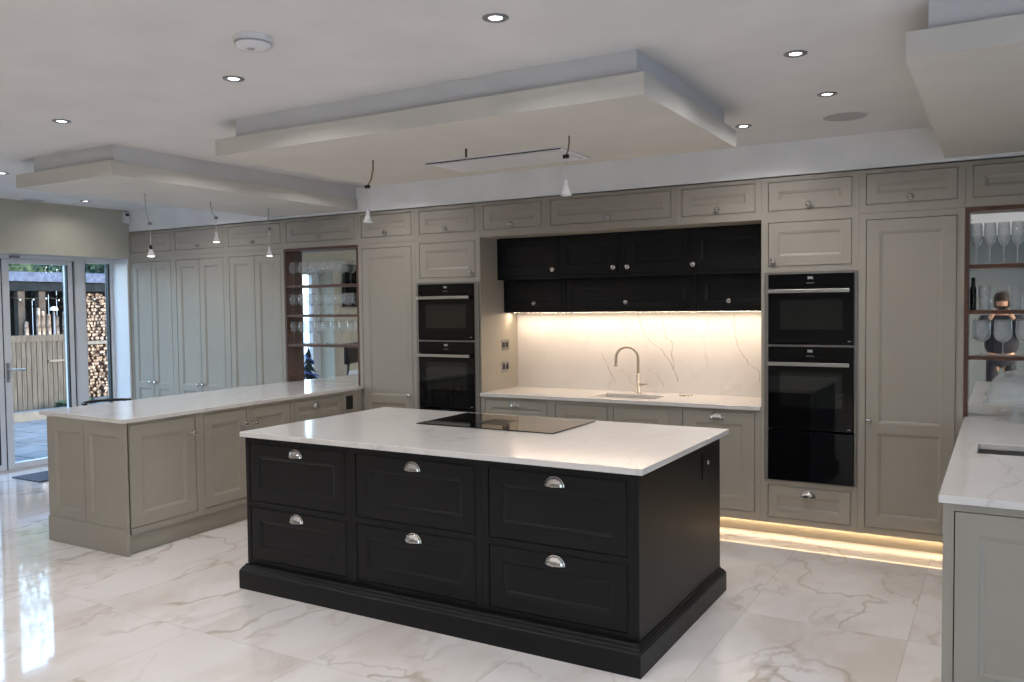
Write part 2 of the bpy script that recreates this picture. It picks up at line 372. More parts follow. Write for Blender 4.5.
# ------------------------------------------------------------------ kitchen joinery
def knob_mb(x, z, s=1.0, mat='chrome'):
    m = MB(); s *= 1.2
    m.lathe([(0, 0), (.011*s, 0), (.011*s, -.003), (.006*s, -.006), (.0055*s, -.014), (.010*s, -.018), (.0155*s, -.024), (.0165*s, -.029), (.013*s, -.034), (.006*s, -.037), (0, -.0375)], mat, (x, 0, z), 20, 'y')
    return m
def cup_mb(x, z, w=.096, h=.044, d=.026):
    """cup pull: a quarter dome, open underneath, on a thin back plate with ribs"""
    m = MB(); n, k_ = 20, 8; k = m.mi('chrome')
    for off, flip in ((0, 0), (.0018, 1)):
        rows = []
        for j in range(k_+1):
            ph = PI/2*j/k_
            rows.append([m.bm.verts.new((x-(w/2-off)*math.cos(PI*i/n)*math.cos(ph)**.8 if 0 else x-(w/2-off)*math.cos(PI*i/n)*(1 if j == 0 else math.cos(ph)),
                                         -(d-off)*math.sin(ph), z-h/2+(h-off)*math.sin(PI*i/n)*(math.cos(ph) if j else 1))) for i in range(n+1)])
        for A, B in zip(rows, rows[1:]):
            for i in range(n):
                f = m.bm.faces.new([A[i], A[i+1], B[i+1], B[i]]); f.material_index = k; f.smooth = True
    m.plate(x-w/2-.005, x+w/2+.005, z-h/2-.002, z-h/2+.005, [], -.003, .003, 'chrome')
    for i in range(n):          # raised rim
        a0, a1 = PI*i/n, PI*(i+1)/n
        p = lambda a, e, y: (x-(w/2+e)*math.cos(a), y, z-h/2+(h+e)*math.sin(a))
        m.face([p(a0, -.003, -.004), p(a1, -.003, -.004), p(a1, .004, -.003), p(a0, .004, -.003)], 'chrome', True)
        m.face([p(a0, .004, -.003), p(a1, .004, -.003), p(a1, .004, 0), p(a0, .004, 0)], 'chrome', True)
    for i in range(1, 6):       # pressed ribs
        a = PI*i/6
        pts = [(x-(w/2)*math.cos(a)*math.cos(q), -(d+.0006)*math.sin(q), z-h/2+h*math.sin(a)*math.cos(q)) for q in [PI/2*t/6 for t in range(1, 6)]]
        m.tube(pts, .0013, 'chrome', 6)
    m.lathe([(0, 0), (.005, 0), (.004, -.003), (0, -.004)], 'chrome', (x, -d, z-h/2+.002), 10, 'y')
    return m
def front_mb(x0, x1, z0, z1, mat, stile=.078, mids=()):
    g = .0042
    x0 += g; x1 -= g; z0 += g; z1 -= g
    zz = [z0+stile, *mids, z1-stile]; panels = []
    prev = z0+stile
    for mz in mids: panels.append((x0+stile, x1-stile, prev, mz-stile*.42)); prev = mz+stile*.42
    panels.append((x0+stile, x1-stile, prev, z1-stile))
    m = MB(); m.plate(x0, x1, z0, z1, panels, 0, .021, mat, back=True)
    for p in panels:
        m.loops(p, [(0, 0), (.0015, .0030), (.006, .0032), (.016, .0075), (.018, .0095)], mat)
    return m
def cabinet(name, label, cat, loc, w, z0, z1, depth, fronts, mat='greige_paint', rz=0, group=None, opens=(), back=True, top=True, foot=0, margin=0):
    """in-frame cabinet; local x along its front, local y into its depth, z from its base"""
    t = thing(name, label, cat, (loc[0], loc[1], z0), rz, group); lift = .03 if abs(z0-ZB) < 1e-6 and loc[1] == D else 0
    holes = [(f['r'][0], f['r'][1], f['r'][2]-z0, f['r'][3]-z0) for f in fronts] + [(o[0], o[1], o[2]-z0, o[3]-z0) for o in opens]
    h = z1-z0
    m = MB(); m.plate(0.0006, w-.0006, 0, h, holes, 0, .022, mat)
    for a, b_, c, d in holes[:len(fronts)]:      # cock bead around each front
        m.plate(a-.006, b_+.006, c-.006, d+.006, [(a, b_, c, d)], -.0025, .004, mat, back=False)
    m.build('face_frame', t)
    m = MB(); e = .018
    m.box(0.0006, e, .022, depth, lift, h, mat); m.box(w-e, w-.0006, .022, depth, lift, h, mat)
    m.box(e, w-e, .022, depth, lift, lift+e, mat)
    if top: m.box(e, w-e, .022, depth, h-e, h, mat)
    if back: m.box(e, w-e, depth-e, depth, e, h-e, mat)
    m.build('carcass', t)
    for f in fronts:
        a, b_, c, d = f['r']; fo = front_mb(a, b_, c-z0, d-z0, mat, f.get('stile', .078), [q-z0 for q in f.get('mids', ())]).build(f['k'], t)
        if f.get('knob'): knob_mb(f['knob'][0], f['knob'][1]-z0, f.get('ks', 1)).build('knob', fo)
        if f.get('cup'): cup_mb(f['cup'][0], f['cup'][1]-z0).build('cup_handle', fo)
    return t
ZB = .09; ZS = 2.247; ZT = 2.535      # cabinet bottoms, seam below the top boxes, top
DP = .60
def door(a, b_, c, d, **k): return dict(k='door', r=(a, b_, c, d), **k)
def drawer(a, b_, c, d, **k): return dict(k='drawer', r=(a, b_, c, d), **k)
def top_box(x0, x1, label, kx=None, z0=ZS+.001):
    w = x1-x0
    return cabinet('top_box_cabinet', label, 'cabinet', (x0, D, 0), w, z0, ZT, DP,
                   [door(.042, w-.042, 2.305, 2.508, stile=.062, knob=(w/2 if kx is None else kx-x0, 2.338))], group='top box cabinets under the bulkhead')
# three tall double-door cupboards on the far left
TALL = [(-8.556, -7.803, 'tall pale grey double door cupboard in the corner beside the patio door sidelight'),
        (-7.803, -6.972, 'tall grey double door cupboard, middle of the three left of the glass display'),
        (-6.972, -6.147, 'tall grey double door cupboard directly left of the wine glass display')]
TOPL = ['small top cupboard in the far left corner under the bulkhead', 'small top cupboard over the middle tall double cupboard',
        'small top cupboard over the tall cupboard left of the wine glass display']
for (x0, x1, lab), tl in zip(TALL, TOPL):
    w = x1-x0; mid = w/2; a, b_ = .045, w-.045
    cabinet('tall_cupboard', lab, 'cupboard', (x0, D, 0), w, ZB, ZS-.001, DP,
            [door(a, mid-.001, .135, 2.20, mids=[.815], stile=.07, knob=(mid-.04, .855)), door(mid+.001, b_, .135, 2.20, mids=[.815], stile=.07, knob=(mid+.04, .855))],
            group='tall double cupboards left of the glass display')
    top_box(x0, x1, tl)
# display niches : walnut lining, mirror back, shelves
def niche(x0, x1, label, toplabel, z0=.921):
    w = x1-x0
    t = thing('display_cabinet', label, 'shelves', (x0, D, z0))
    m = MB(); h = ZS-.002-z0; dp = .115
    m.box(.001, .024, 0, dp, 0, h, 'walnut'); m.box(w-.024, w-.001, 0, dp, 0, h, 'walnut'); m.box(.024, w-.024, 0, dp, h-.024, h, 'walnut')
    m.build('walnut_lining', t, bevel=.0015)
    for z in (1.862, 1.573, 1.283):
        m = MB(); m.box(.0245, w-.0245, .008, dp-.001, z-z0, z-z0+.024, 'walnut'); m.build('shelf', t, bevel=.0015)
    m = MB(); m.box(.001, w-.001, dp+.0005, dp+.006, 0, h, 'mirror'); m.build('mirror_back', t)
    m = MB(); m.box(.001, w-.001, dp+.007, dp+.025, 0, h, 'walnut'); m.build('back_panel', t)
    top_box(x0, x1, toplabel)
niche(-6.147, -5.190, 'walnut lined mirrored display shelves full of stemmed wine glasses, left run', 'small top cupboard over the left wine glass display', .931)
niche(-.207, .75, 'walnut lined mirrored display shelves with cut crystal glasses behind the cake dome', 'small top cupboard at the right edge over the crystal glass shelves')
# base boxes behind the worktops under both niches
for x0, lab in ((-6.147, 'base cabinet under the left glass display behind the peninsula'), (-.207, 'base cabinet under the crystal glass display behind the right counter')):
    cabinet('base_cabinet', lab, 'cabinet', (x0, D, 0), .957, ZB, .888, DP, [door(.04, .476, .135, .85), door(.48, .917, .135, .85)])
# tall single cupboard left of the left ovens
cabinet('tall_cupboard', 'tall grey single door cupboard between the wine glasses and the left ovens', 'cupboard', (-5.190, D, 0), .66, ZB, ZS-.001, DP,
        [door(.043, .616, .135, 2.205, mids=[.815], stile=.078, knob=(.575, .862))])
top_box(-5.190, -4.530, 'small top cupboard over the single tall cupboard left of the left ovens')
# oven towers
def oven_tower(x0, w, label, kx, below):
    hs = (.022, w-.0055, below, 1.873)
    return cabinet('oven_tower', label, 'cabinet', (x0, D, 0), w, ZB, ZT, .64,
        [door(.048, w-.044, 2.303, 2.505, stile=.065, knob=(w/2, 2.335)), door(.048, w-.044, 1.914, 2.222, stile=.065, knob=(kx, 1.953), ks=1.1),
         drawer(.048, w-.044, .130, below-.038, stile=.062, cup=(w/2, below-.085))], opens=[hs])
oven_tower(-4.530, .680, 'grey oven tower on the left holding two black ovens', .680-.085, .402)
oven_tower(-1.480, .647, 'grey oven tower on the right holding two black ovens above a drawer', .085, .402)
top_box(-3.850, -3.206, 'small top cupboard at the left end over the sink recess')
top_box(-3.206, -2.105, 'wide top cupboard in the middle over the sink recess')
top_box(-2.105, -1.480, 'small top cupboard at the right end over the sink recess')
# tall cupboard right of the right ovens
cabinet('tall_cupboard', 'tall grey single door cupboard right of the right hand ovens', 'cupboard', (-.833, D, 0), .626, ZB, ZS-.001, DP,
        [door(.044, .583, .135, 2.205, mids=[.812], stile=.078, knob=(.070, .862))])
top_box(-.833, -.207, 'small top cupboard over the tall cupboard right of the ovens')
cabinet('tall_cupboard', 'tall grey double cupboard beyond the crystal glass display, off to the right', 'cupboard', (.75, D, 0), 1.24, ZB, ZT, DP,
        [door(.045, .618, .135, 2.45, mids=[.815]), door(.622, 1.195, .135, 2.45, mids=[.815])])
# sink run
cabinet('base_cabinet', 'grey base cabinet with cup handle drawer left of the sink', 'cabinet', (-3.850, D, 0), .672, ZB, .888, DP,
        [drawer(.040, .636, .700, .868, stile=.058, cup=(.335, .835)), door(.040, .636, .135, .672)])
cabinet('base_cabinet', 'grey double door base cabinet under the sink', 'cabinet', (-3.178, D, 0), 1.054, ZB, .888, DP,
        [door(.042, .500, .135, .860), door(.552, 1.012, .135, .860)])
cabinet('base_cabinet', 'grey integrated appliance cabinet with cup handle right of the sink', 'cabinet', (-2.124, D, 0), .644, ZB, .888, DP,
        [door(.060, .600, .150, .872, stile=.085, cup=(.322, .838))])
m = MB(); m.box(XL+.01, 1.98, 6.112, 6.13, 0, ZB+.029, 'greige_paint')
tag(m.build('plinth'), 'pale recessed plinth board lit by warm strip under the back cabinets', 'plinth')
m = MB(); m.box(-3.85, 1.97, 6.088, 6.111, ZB+.0045, ZB+.012, 'steel')
st = thing('led_strip', 'warm LED strip under the back cabinets shining on the floor', 'light', (0, 0, 0)); m.build('profile', st)
m = MB(); m.face([(-3.84, 6.091, ZB+.0040), (1.96, 6.091, ZB+.0040), (1.96, 6.103, ZB+.0040), (-3.84, 6.103, ZB+.0040)], 'led_floor'); m.face([(-3.84, 6.0875, ZB+.0035), (-3.84, 6.0875, ZB+.0080), (1.96, 6.0875, ZB+.0080), (1.96, 6.0875, ZB+.0035)], 'led_throw'); m.build('diffuser', st)

# sink worktop with cut-out
def worktop_cut(name, label, x0, x1, y0, y1, hole, z0=.89, z1=.92, extra=None):
    m = MB(); hx0, hx1, hy0, hy1 = hole
    m.plate(x0, x1, -y1, -y0, [(hx0, hx1, -hy1, -hy0)], 0, z1-z0, 'quartz')
    for v in m.bm.verts: x, y, z = v.co; v.co = (x, -z, z1-y)
    o = m.build(name, bevel=.003); return tag(o, label, 'worktop')
SH = (-2.86, -2.33, 6.185, 6.46)
worktop_cut('worktop', 'white veined quartz worktop around the back wall sink', -3.849, -1.481, D-.022, 6.679, SH)
def sink(label, h):
    x0, x1, y0, y1 = h
    t = thing('sink', label, 'sink', ((x0+x1)/2, (y0+y1)/2, .70))
    X0, X1, Y0, Y1 = -(x1-x0)/2, (x1-x0)/2, -(y1-y0)/2, (y1-y0)/2
    m = MB(); B = .189
    m.face([(X0, Y0, .01), (X1, Y0, .01), (X1, Y1, .01), (X0, Y1, .01)], 'steel')
    for p in (((X0, Y0), (X1, Y0)), ((X1, Y0), (X1, Y1)), ((X1, Y1), (X0, Y1)), ((X0, Y1), (X0, Y0))):
        (a, b_), (c, d) = p; m.face([(a, b_, .01), (c, d, .01), (c, d, B), (a, b_, B)], 'steel')
    m.box(X0-.012, X0, Y0-.012, Y1+.012, B-.004, B, 'steel'); m.box(X1, X1+.012, Y0-.012, Y1+.012, B-.004, B, 'steel')
    m.box(X0, X1, Y0-.012, Y0, B-.004, B, 'steel'); m.box(X0, X1, Y1, Y1+.012, B-.004, B, 'steel')
    m.build('basin', t)
    m = MB(); m.lathe([(0, .012), (.03, .012), (.038, .016), (.042, .011)], 'chrome', (0, 0, 0), 24); m.build('drain', t)
sink('undermount steel sink in the back wall worktop', SH)
# tap
t = thing('kitchen_tap', 'tall brushed nickel swan neck tap behind the sink', 'tap', (-2.612, 6.55, .92))
m = MB(); m.lathe([(0, 0), (.027, 0), (.027, .006), (.019, .010), (.0185, .15), (.0150, .156), (.0150, .165), (0, .165)], 'brushed_nickel', n=24); m.build('body', t)
pts = [(0, 0, .16), (0, 0, .30)] + [(-.0865+.0865*math.cos(a), -.03+.03*math.cos(a), .30+.0865*math.sin(a)) for a in [PI*i/14 for i in range(1, 15)]] + [(-.174, -.061, .255), (-.174, -.061, .235)]
m = MB(); m.tube(pts, .0125, 'brushed_nickel', 14); m.build('swan_neck', t)
m = MB(); m.tube([(-.174, -.061, .245), (-.174, -.061, .222)], .0145, 'brushed_nickel', 14); m.build('spout_nozzle', t)
m = MB(); m.tube([(.015, 0, .075), (.04, 0, .075)], .013, 'brushed_nickel', 14); m.tube([(.038, 0, .075), (.092, -.008, .079)], .0055, 'brushed_nickel', 8); m.build('lever', t)
t = thing('pop_up_socket', 'round steel pop up socket cap on the worktop right of the tap', 'socket', (-2.19, 6.52, .92))
m = MB(); m.lathe([(0, .012), (.040, .012), (.046, .008), (.046, 0), (0, 0)], 'brushed_nickel', n=28); m.build('cap', t)
m = MB(); m.lathe([(.046, 0), (.056, 0), (.055, .003), (.046, .004)], 'chrome', n=28); m.build('collar', t)
# splashback with its veins
def px_to(pxs, Y):
    out = []
    for x, y in pxs:
        q = F+R*((x-512)/838.711)-U*((y-341)/838.711); k = Y/q.y
        out.append((q.x*k, q.z*k+1.6476))
    return out
m = MB(); m.box(-3.849, -1.481, 6.68, 6.699, .9205, 1.602, 'quartz')
sc = 4.876
for v, wd in (([(380,70),(400,140),(430,190),(490,235),(530,290),(556,345),(575,400)], .006), ([(500,100),(515,180),(548,210),(548,290),(555,340)], .0045),
          ([(850,70),(855,180),(880,250),(920,315),(968,340),(972,400)], .0055), ([(200,260),(225,300),(248,360),(270,410)], .004), ([(435,335),(470,365),(505,420)], .004),
          ([(300,80),(320,150),(318,190)], .003), ([(60,60),(30,120)], .003), ([(690,80),(735,110)], .003)):
    P = px_to([(560+a/sc, 300+b_/sc) for a, b_ in v], 6.68)
    # jitter the polyline so it runs like a crack
    Q = [P[0]]
    for a, b_ in zip(P, P[1:]):
        for k in (1/3, 2/3, 1): Q.append((a[0]+(b_[0]-a[0])*k+(random.uniform(-.008, .008) if k < 1 else 0), a[1]+(b_[1]-a[1])*k+(random.uniform(-.006, .006) if k < 1 else 0)))
    Q = [(x, min(z, 1.595)) for x, z in Q if x < -1.49]
    for i, (a, b_) in enumerate(zip(Q, Q[1:])):
        w0, w1 = wd*random.uniform(.5, 1.15)/2, wd*random.uniform(.5, 1.15)/2
        m.face([(a[0]-w0, 6.6795, a[1]), (a[0]+w0, 6.6795, a[1]), (b_[0]+w1, 6.6795, b_[1]), (b_[0]-w1, 6.6795, b_[1])], 'quartz_vein')
tag(m.build('splashback', merge=False), 'veined white quartz splashback behind the tap', 'splashback')
# recess cheeks (oven tower sides reach to the wall)
m = MB(); m.box(-3.8495, -3.8435, D+.001, 6.6795, .9205, 2.246, 'greige_paint')
tag(m.build('side_panel'), 'painted side panel at the left of the sink recess carrying two sockets', 'panel')
# sockets on the left cheek
def socket(label, z, dark):
    t = thing('wall_socket', label, 'socket', (-3.8433, 6.45, z), PI/2)
    m = MB(); m.box(-.062, .062, -.007, 0, -.045, .045, 'steel' if dark else 'chrome'); m.build('face_plate', t, bevel=.002)
    for x in (-.03, .03):
        m = MB(); m.box(x-.020, x+.020, -.010, -.0072, -.022, .022, 'black_plastic'); m.build('switch' if not dark else 'outlet', t, bevel=.001)
    if dark:
        for x in (-.03, .03):
            m = MB(); m.box(x-.006, x+.006, -.012, -.0073, .026, .038, 'black_plastic'); m.build('rocker', t)
socket('upper switch plate with steel rim on the left side of the sink recess', 1.312, False)
socket('lower double socket with dark outlets on the left side of the sink recess', 1.115, True)
# black wall cabinets
YU, YL = 6.335, 6.444
def wall_unit(name, x0, x1, y, z0, z1, fronts, label, grp):
    return cabinet(name, label, 'cabinet', (x0, y, 0), x1-x0, z0, z1, 6.699-y, fronts, mat='charcoal_paint', group=grp)
X0, X1, X2, X3, X4 = -3.843, -3.245, -2.672, -2.090, -1.481
def dk(a, b_, x, kx): return door(a-x, b_-x, 1.915, 2.235, stile=.07, knob=(kx-x, 1.965), ks=1.15)
wall_unit('wall_cabinet', X0, X2, YU, 1.886, 2.246, [dk(X0+.03, X1-.006, X0, -3.288), dk(X1+.006, X2-.02, X0, -2.731)], 'charcoal double wall cabinet, left half over the splashback', 'charcoal wall cabinets over the sink')
wall_unit('wall_cabinet', X2, X4, YU, 1.886, 2.246, [dk(X2+.02, X3-.006, X2, -2.607), dk(X3+.006, X4-.03, X2, -2.064)], 'charcoal double wall cabinet, right half over the splashback', 'charcoal wall cabinets over the sink')
for a, b_, kx, lab in ((X0, X1, -3.53, 'left charcoal flap unit under the wall cabinets'), (X1, X3, -2.667, 'wide middle charcoal flap unit directly above the tap'), (X3, X4, -1.815, 'right charcoal flap unit beside the right oven tower')):
    wall_unit('flap_cabinet', a, b_, YL, 1.603, 1.8855, [dict(k='flap_door', r=(.02, b_-a-.02, 1.618, 1.872), stile=.055, knob=(kx-a, 1.681), ks=1.05)], lab, 'charcoal flap units above the splashback')
st = thing('led_strip', 'warm LED strip under the charcoal cabinets lighting the splashback', 'light')
m = MB(); m.box(-3.83, -1.49, 6.522, 6.550, 1.597, 1.6025, 'steel'); m.build('profile', st)
m = MB(); m.face([(-3.828, 6.528, 1.5965), (-1.492, 6.528, 1.5965), (-1.492, 6.544, 1.5965), (-3.828, 6.544, 1.5965)], 'led_warm'); m.build('diffuser', st)

# ------------------------------------------------------------------ ovens
def oven(x0, x1, z0, z1, label, kind, rr=.018):
    w = x1-x0; h = z1-z0
    t = thing('oven', label, 'oven', (x0, D-.018, z0))
    m = MB(); m.box(.01, w-.01, .022, .50, .004, h-.004, 'black_plastic'); m.build('body', t)
    m = MB(); m.plate(-.028, w+rr, -.005, h+.003, [(-.001, w+.001, -.006, h-.010)], .010, .0075, 'satin_trim'); m.build('steel_surround', t)
    m = MB(); m.box(0, w, 0, .020, h-.105, h-.012, 'black_glass'); cp = m.build('control_panel', t, bevel=.002)
    m = MB(); m.box(w*.47, w*.53, -.0006, .002, h-.048, h-.030, 'display')
    m.box(w*.455, w*.545, -.0006, .002, h-.076, h-.073, 'display')
    m.build('display', cp)
    m = MB(); m.box(0, w, 0, .020, .002, h-.108, 'black_glass'); d = m.build('oven_door', t, bevel=.002)
    wz1 = h-.19; wz0 = .10 if kind == 'compact' else .16
    m = MB(); m.box(w*.14, w*.87, -.0008, .003, wz0, wz1, 'oven_window'); m.build('oven_window', d)
    hz = h-.130
    m = MB(); m.box(w*.012, w*.955, -.046, -.032, hz-.013, hz+.013, 'steel')
    m.build('door_handle', d, bevel=.003)
    m = MB(); m.box(w*.05, w*.08, -.033, 0, hz-.008, hz+.008, 'steel'); m.box(w*.89, w*.92, -.033, 0, hz-.008, hz+.008, 'steel'); m.build('handle_post', d)
    m = MB(); m.box(w*.93, w*.965, -.0007, .002, .016, .022, 'display'); m.build('badge', d)
def warming(x0, x1, z0, z1, label, rr):
    w = x1-x0; h = z1-z0
    t = thing('warming_drawer', label, 'oven', (x0, D-.018, z0-.001))
    m = MB(); m.box(0, w, 0, .020, .002, h-.003, 'black_glass'); m.build('drawer_front', t, bevel=.002)
    m = MB(); m.box(.01, w-.01, .022, .5, .004, h-.006, 'black_plastic'); m.build('body', t)
    for a, b_ in ((-.028, -.002), (w+.002, w+rr)): m = MB(); m.box(a, b_, .010, .0175, 0, h, 'satin_trim'); m.build('side_trim', t)
for x0, x1, side, rr in ((-4.492, -3.905, 'left', .047), (-1.427, -.858, 'right', .018)):
    oven(x0, x1, 1.372, 1.868, 'black glass compact oven with steel handle, upper one in the %s tower' % side, 'compact', rr)
    oven(x0, x1, .770, 1.362, 'black glass single oven with steel handle, lower one in the %s tower' % side, 'full', rr)
    warming(x0, x1, .408, .762, 'plain black glass warming drawer under the %s tower ovens' % side, rr)

# ------------------------------------------------------------------ left peninsula
TH = .045; PX, PY, PD, PZ = -5.045, 3.500, .86, .14
def prism(name, pts, z0, z1, mat, bevel=0):
    m = MB(); m.face([(x, y, z1) for x, y in pts], mat); m.face([(x, y, z0) for x, y in reversed(pts)], mat)
    for (a, b_), (c, d) in zip(pts, pts[1:]+pts[:1]): m.face([(a, b_, z0), (c, d, z0), (c, d, z1), (a, b_, z1)], mat)
    return m.build(name, bevel=bevel)
tag(prism('worktop', [(-6.055, 3.515), (-5.032, 3.480), (-5.148, 6.052), (-5.191, 6.052), (-5.191, 6.1705), (-6.146, 6.1705)], .90, .93, 'quartz', .003), 'long white quartz worktop of the left peninsula', 'worktop')
def along(s_): return (PX-math.sin(TH)*s_, PY+math.cos(TH)*s_, 0)
def pen_cab(s0, s1, name, label, fronts, group=None):
    return cabinet(name, label, 'cabinet', along(s0), s1-s0, PZ, .898, PD if s0 > .1 else .36, [dict(f, r=(f['r'][0]-s0, f['r'][1]-s0, *f['r'][2:]), **({'knob': (f['knob'][0]-s0, f['knob'][1])} if f.get('knob') else {}), **({'cup': (f['cup'][0]-s0, f['cup'][1])} if f.get('cup') else {})) for f in fronts], rz=PI/2+TH, group=group)
GP = 'peninsula base cabinets'
pen_cab(.037, .630, 'base_cabinet', 'grey peninsula cabinet with one wide door and knob at its near end', [door(.034, .590, .182, .884, stile=.085, knob=(.560, .762))], GP)
pen_cab(.630, 1.606, 'base_cabinet', 'grey peninsula cabinet with two doors and paired knobs, half hidden by the island', [door(.668, 1.092, .182, .880, stile=.072, knob=(1.062, .762)), door(1.115, 1.580, .182, .880, stile=.072, knob=(1.165, .755))], GP)
pen_cab(1.606, 2.285, 'base_cabinet', 'grey peninsula drawer cabinet with cup handle near the back wall', [drawer(1.632, 2.260, .700, .876, stile=.05, cup=(1.915, .822)), drawer(1.632, 2.260, .185, .672)], GP)
t = pen_cab(2.285, 2.54, 'filler_cabinet', 'narrow grey filler with black socket where the peninsula meets the tall cupboard', [])
m = MB(); m.box(.022, .118, -.005, 0, .590, .715, 'black_plastic'); m.build('socket', t, bevel=.002)
def pen_pt(s_, d): x, y, _ = along(s_); return (x-math.cos(TH)*d, y-math.sin(TH)*d)
tag(prism('back_panel', [pen_pt(.66, .879), pen_pt(.66, .861), pen_pt(2.5, .861), pen_pt(2.5, .879)], PZ, .899, 'greige_paint'), 'plain grey back panel on the seating side of the left peninsula', 'panel')
# end panel
t = thing('end_panel', 'two panelled grey end panel of the left peninsula facing the room', 'panel', (-5.935, 3.500, 0))
w = .889; m = MB(); hl = [(.095, .385, .250, .808), (.500, .800, .250, .808)]
m.plate(0, w, .182, .899, hl, 0, .018, 'greige_paint')
for h_ in hl: m.loops(h_, [(0, 0), (.002, .004), (.006, .004), (.014, .010), (.016, .013)], 'greige_paint')
m.box(.434, .436, -.0008, .001, .185, .86, 'dark_gap')
m.build('panel', t)
m = MB(); m.box(-.006, w+.004, -.006, .0185, 0, .180, 'greige_paint'); m.build('skirting', t, bevel=.002)
tag(prism('plinth', [(-5.90, 3.53), (-5.085, 3.53), (-5.190, 6.05), (-5.95, 6.05)], 0, .139, 'greige_paint'), 'grey recessed plinth under the left peninsula', 'plinth')
# bar stool behind it
t = thing('bar_stool', 'dark bar stool with curved back rail behind the left peninsula', 'stool', (-6.35, 4.27, 0))
m = MB()
arc = [(.18*math.cos(a), .20*math.sin(a), .902) for a in [PI*(.5+i/12) for i in range(0, 13)]]
arc2 = arc
m.tube(arc2, .012, 'black_plastic', 8); m.tube([(p[0], p[1], p[2]-.10) for p in arc2], .010, 'black_plastic', 8)
m.tube([arc2[0], (.0, .19, .66)], .010, 'black_plastic', 8); m.tube([arc2[-1], (.0, -.19, .66)], .010, 'black_plastic', 8); m.build('backrest', t)
m = MB(); m.lathe([(0, .62), (.19, .62), (.205, .64), (.20, .665), (0, .675)], 'black_plastic', n=28); m.build('seat', t)
for sx, sy in ((1, 1), (1, -1), (-1, 1), (-1, -1)):
    m = MB(); m.tube([(.12*sx, .12*sy, .62), (.20*sx, .20*sy, 0.0)], .013, 'black_plastic', 8); m.build('leg', t)
m = MB(); m.tube([(.175*math.cos(a), .175*math.sin(a)*1.0, .28) for a in [2*PI*i/24 for i in range(25)]], .008, 'chrome', 6); m.build('foot_ring', t)

# ------------------------------------------------------------------ island
m = MB(); m.box(-3.884, -1.356, 3.443, 4.802, .90, .93, 'quartz')
isl_top = tag(m.build('worktop', bevel=.003), 'white veined quartz worktop of the charcoal island under the hob', 'worktop')
IY = 3.4535+.055; IX0, IX1 = -3.860, -1.411; IH = .139
IY = 3.485
lab = ['left', 'middle', 'right']
cuts = [IX0, -3.066, -2.220, IX1]
for i in range(3):
    x0, x1 = cuts[i], cuts[i+1]; w = x1-x0
    la = (.012, .034, .040)[i]; ra = w-(.046, .042, .034)[i]
    cx = (la+ra)/2
    cabinet('drawer_cabinet', 'charcoal island cabinet with two deep drawers and cup handles, %s of the three' % lab[i], 'cabinet', (x0, IY, 0), w, IH+.001, .898, 1.24,
            [drawer(la, ra, .514, .862, stile=.070, cup=(cx, .824)), drawer(la, ra, .166, .480, stile=.070, cup=(cx, .448))], mat='charcoal_paint', group='charcoal island drawer cabinets')
m = MB(); m.box(IX1+.0005, IX1+.022, IY-.0, IY+1.242, IH+.001, .899, 'charcoal_paint')
t = thing('end_panel', 'plain charcoal end panel on the right side of the island', 'panel', (0, 0, 0)); m.build('panel', t)
m = MB(); m.box(IX1+.0225, IX1+.028, 4.40, 4.50, .70, .84, 'charcoal_paint'); so = m.build('socket', t, bevel=.002)
m = MB(); m.lathe([(0, 0), (.014, 0), (.012, .010), (0, .011)], 'chrome', (IX1+.028, 4.47, .79), 16, 'x'); m.build('socket_button', so)
m = MB(); m.box(IX0-.022, IX0-.0005, IY, IY+1.242, IH+.001, .899, 'charcoal_paint'); tag(m.build('end_panel'), 'plain charcoal end panel on the left side of the island', 'panel')
# island plinth: deep moulded skirting
t = thing('plinth', 'deep charcoal moulded skirting around the island base', 'plinth', (0, 0, 0))
m = MB(); px0, px1, py0, py1 = IX0-.030, IX1+.052, IY-.064, IY+1.27
prof = [(0, 0), (0, .105), (.004, .109), (.004, .114), (.010, .118), (.014, .126), (.022, .130), (.026, .139), (.044, .139)]
k = m.mi('charcoal_paint'); rings = [[m.bm.verts.new(p) for p in ((px0+i*.6, py0+i*1.35, z), (px1-i, py0+i*1.35, z), (px1-i, py1-i, z), (px0+i*.6, py1-i, z))] for i, z in prof]
for A, B in zip(rings, rings[1:]):
    for q in range(4): m.bm.faces.new([A[q], A[(q+1)%4], B[(q+1)%4], B[q]]).material_index = k
m.bm.faces.new(rings[-1]).material_index = k
m.build('skirting', t)
# induction hob
t = thing('hob', 'black glass induction hob set on the island worktop', 'hob', (0, 0, .9305))
HX0, HX1, HY0, HY1 = -3.13, -2.175, 4.17, 4.74
m = MB(); m.box(HX0, HX1, HY0, HY1, 0, .006, 'hob_glass'); m.build('glass_top', t, bevel=.002)
m = MB()
m.box(HX0+.34, HX0+.52, HY0+.16, HY0+.36, .006, .0072, 'black_plastic'); m.build('extractor_grille', t)
m = MB(); m.box(HX0+.34, HX0+.348, HY0+.02, HY0+.035, .006, .0066, 'display'); m.build('touch_control', t)

# ------------------------------------------------------------------ right counter
SR = (-.095, .50, 4.60, 4.93)
worktop_cut('worktop', 'white quartz worktop of the right counter under the glass cake dome', -.2, .748, 3.535, 6.1705, SR)
sink('small undermount prep sink in the right counter', SR)
cabinet('base_cabinet', 'grey panelled cabinet end of the right counter, close to the viewer', 'cabinet', (-.186, 3.560, 0), .95, .10, .888, .8,
        [door(.038, .470, .150, .860, stile=.082), door(.480, .912, .150, .860, stile=.082)])
cabinet('base_cabinet', 'grey cabinet body of the right counter running to the back wall', 'cabinet', (-.178+.95, 4.362+1.69, 0), 1.69, .10, .888, .95, [door(.04, .84, .15, .86), door(.85, 1.65, .15, .86)], rz=-PI/2*1)
m = MB(); m.box(-.165, .76, 3.60, 6.05, 0, .099, 'greige_paint'); tag(m.build('plinth'), 'grey plinth under the right counter', 'plinth')
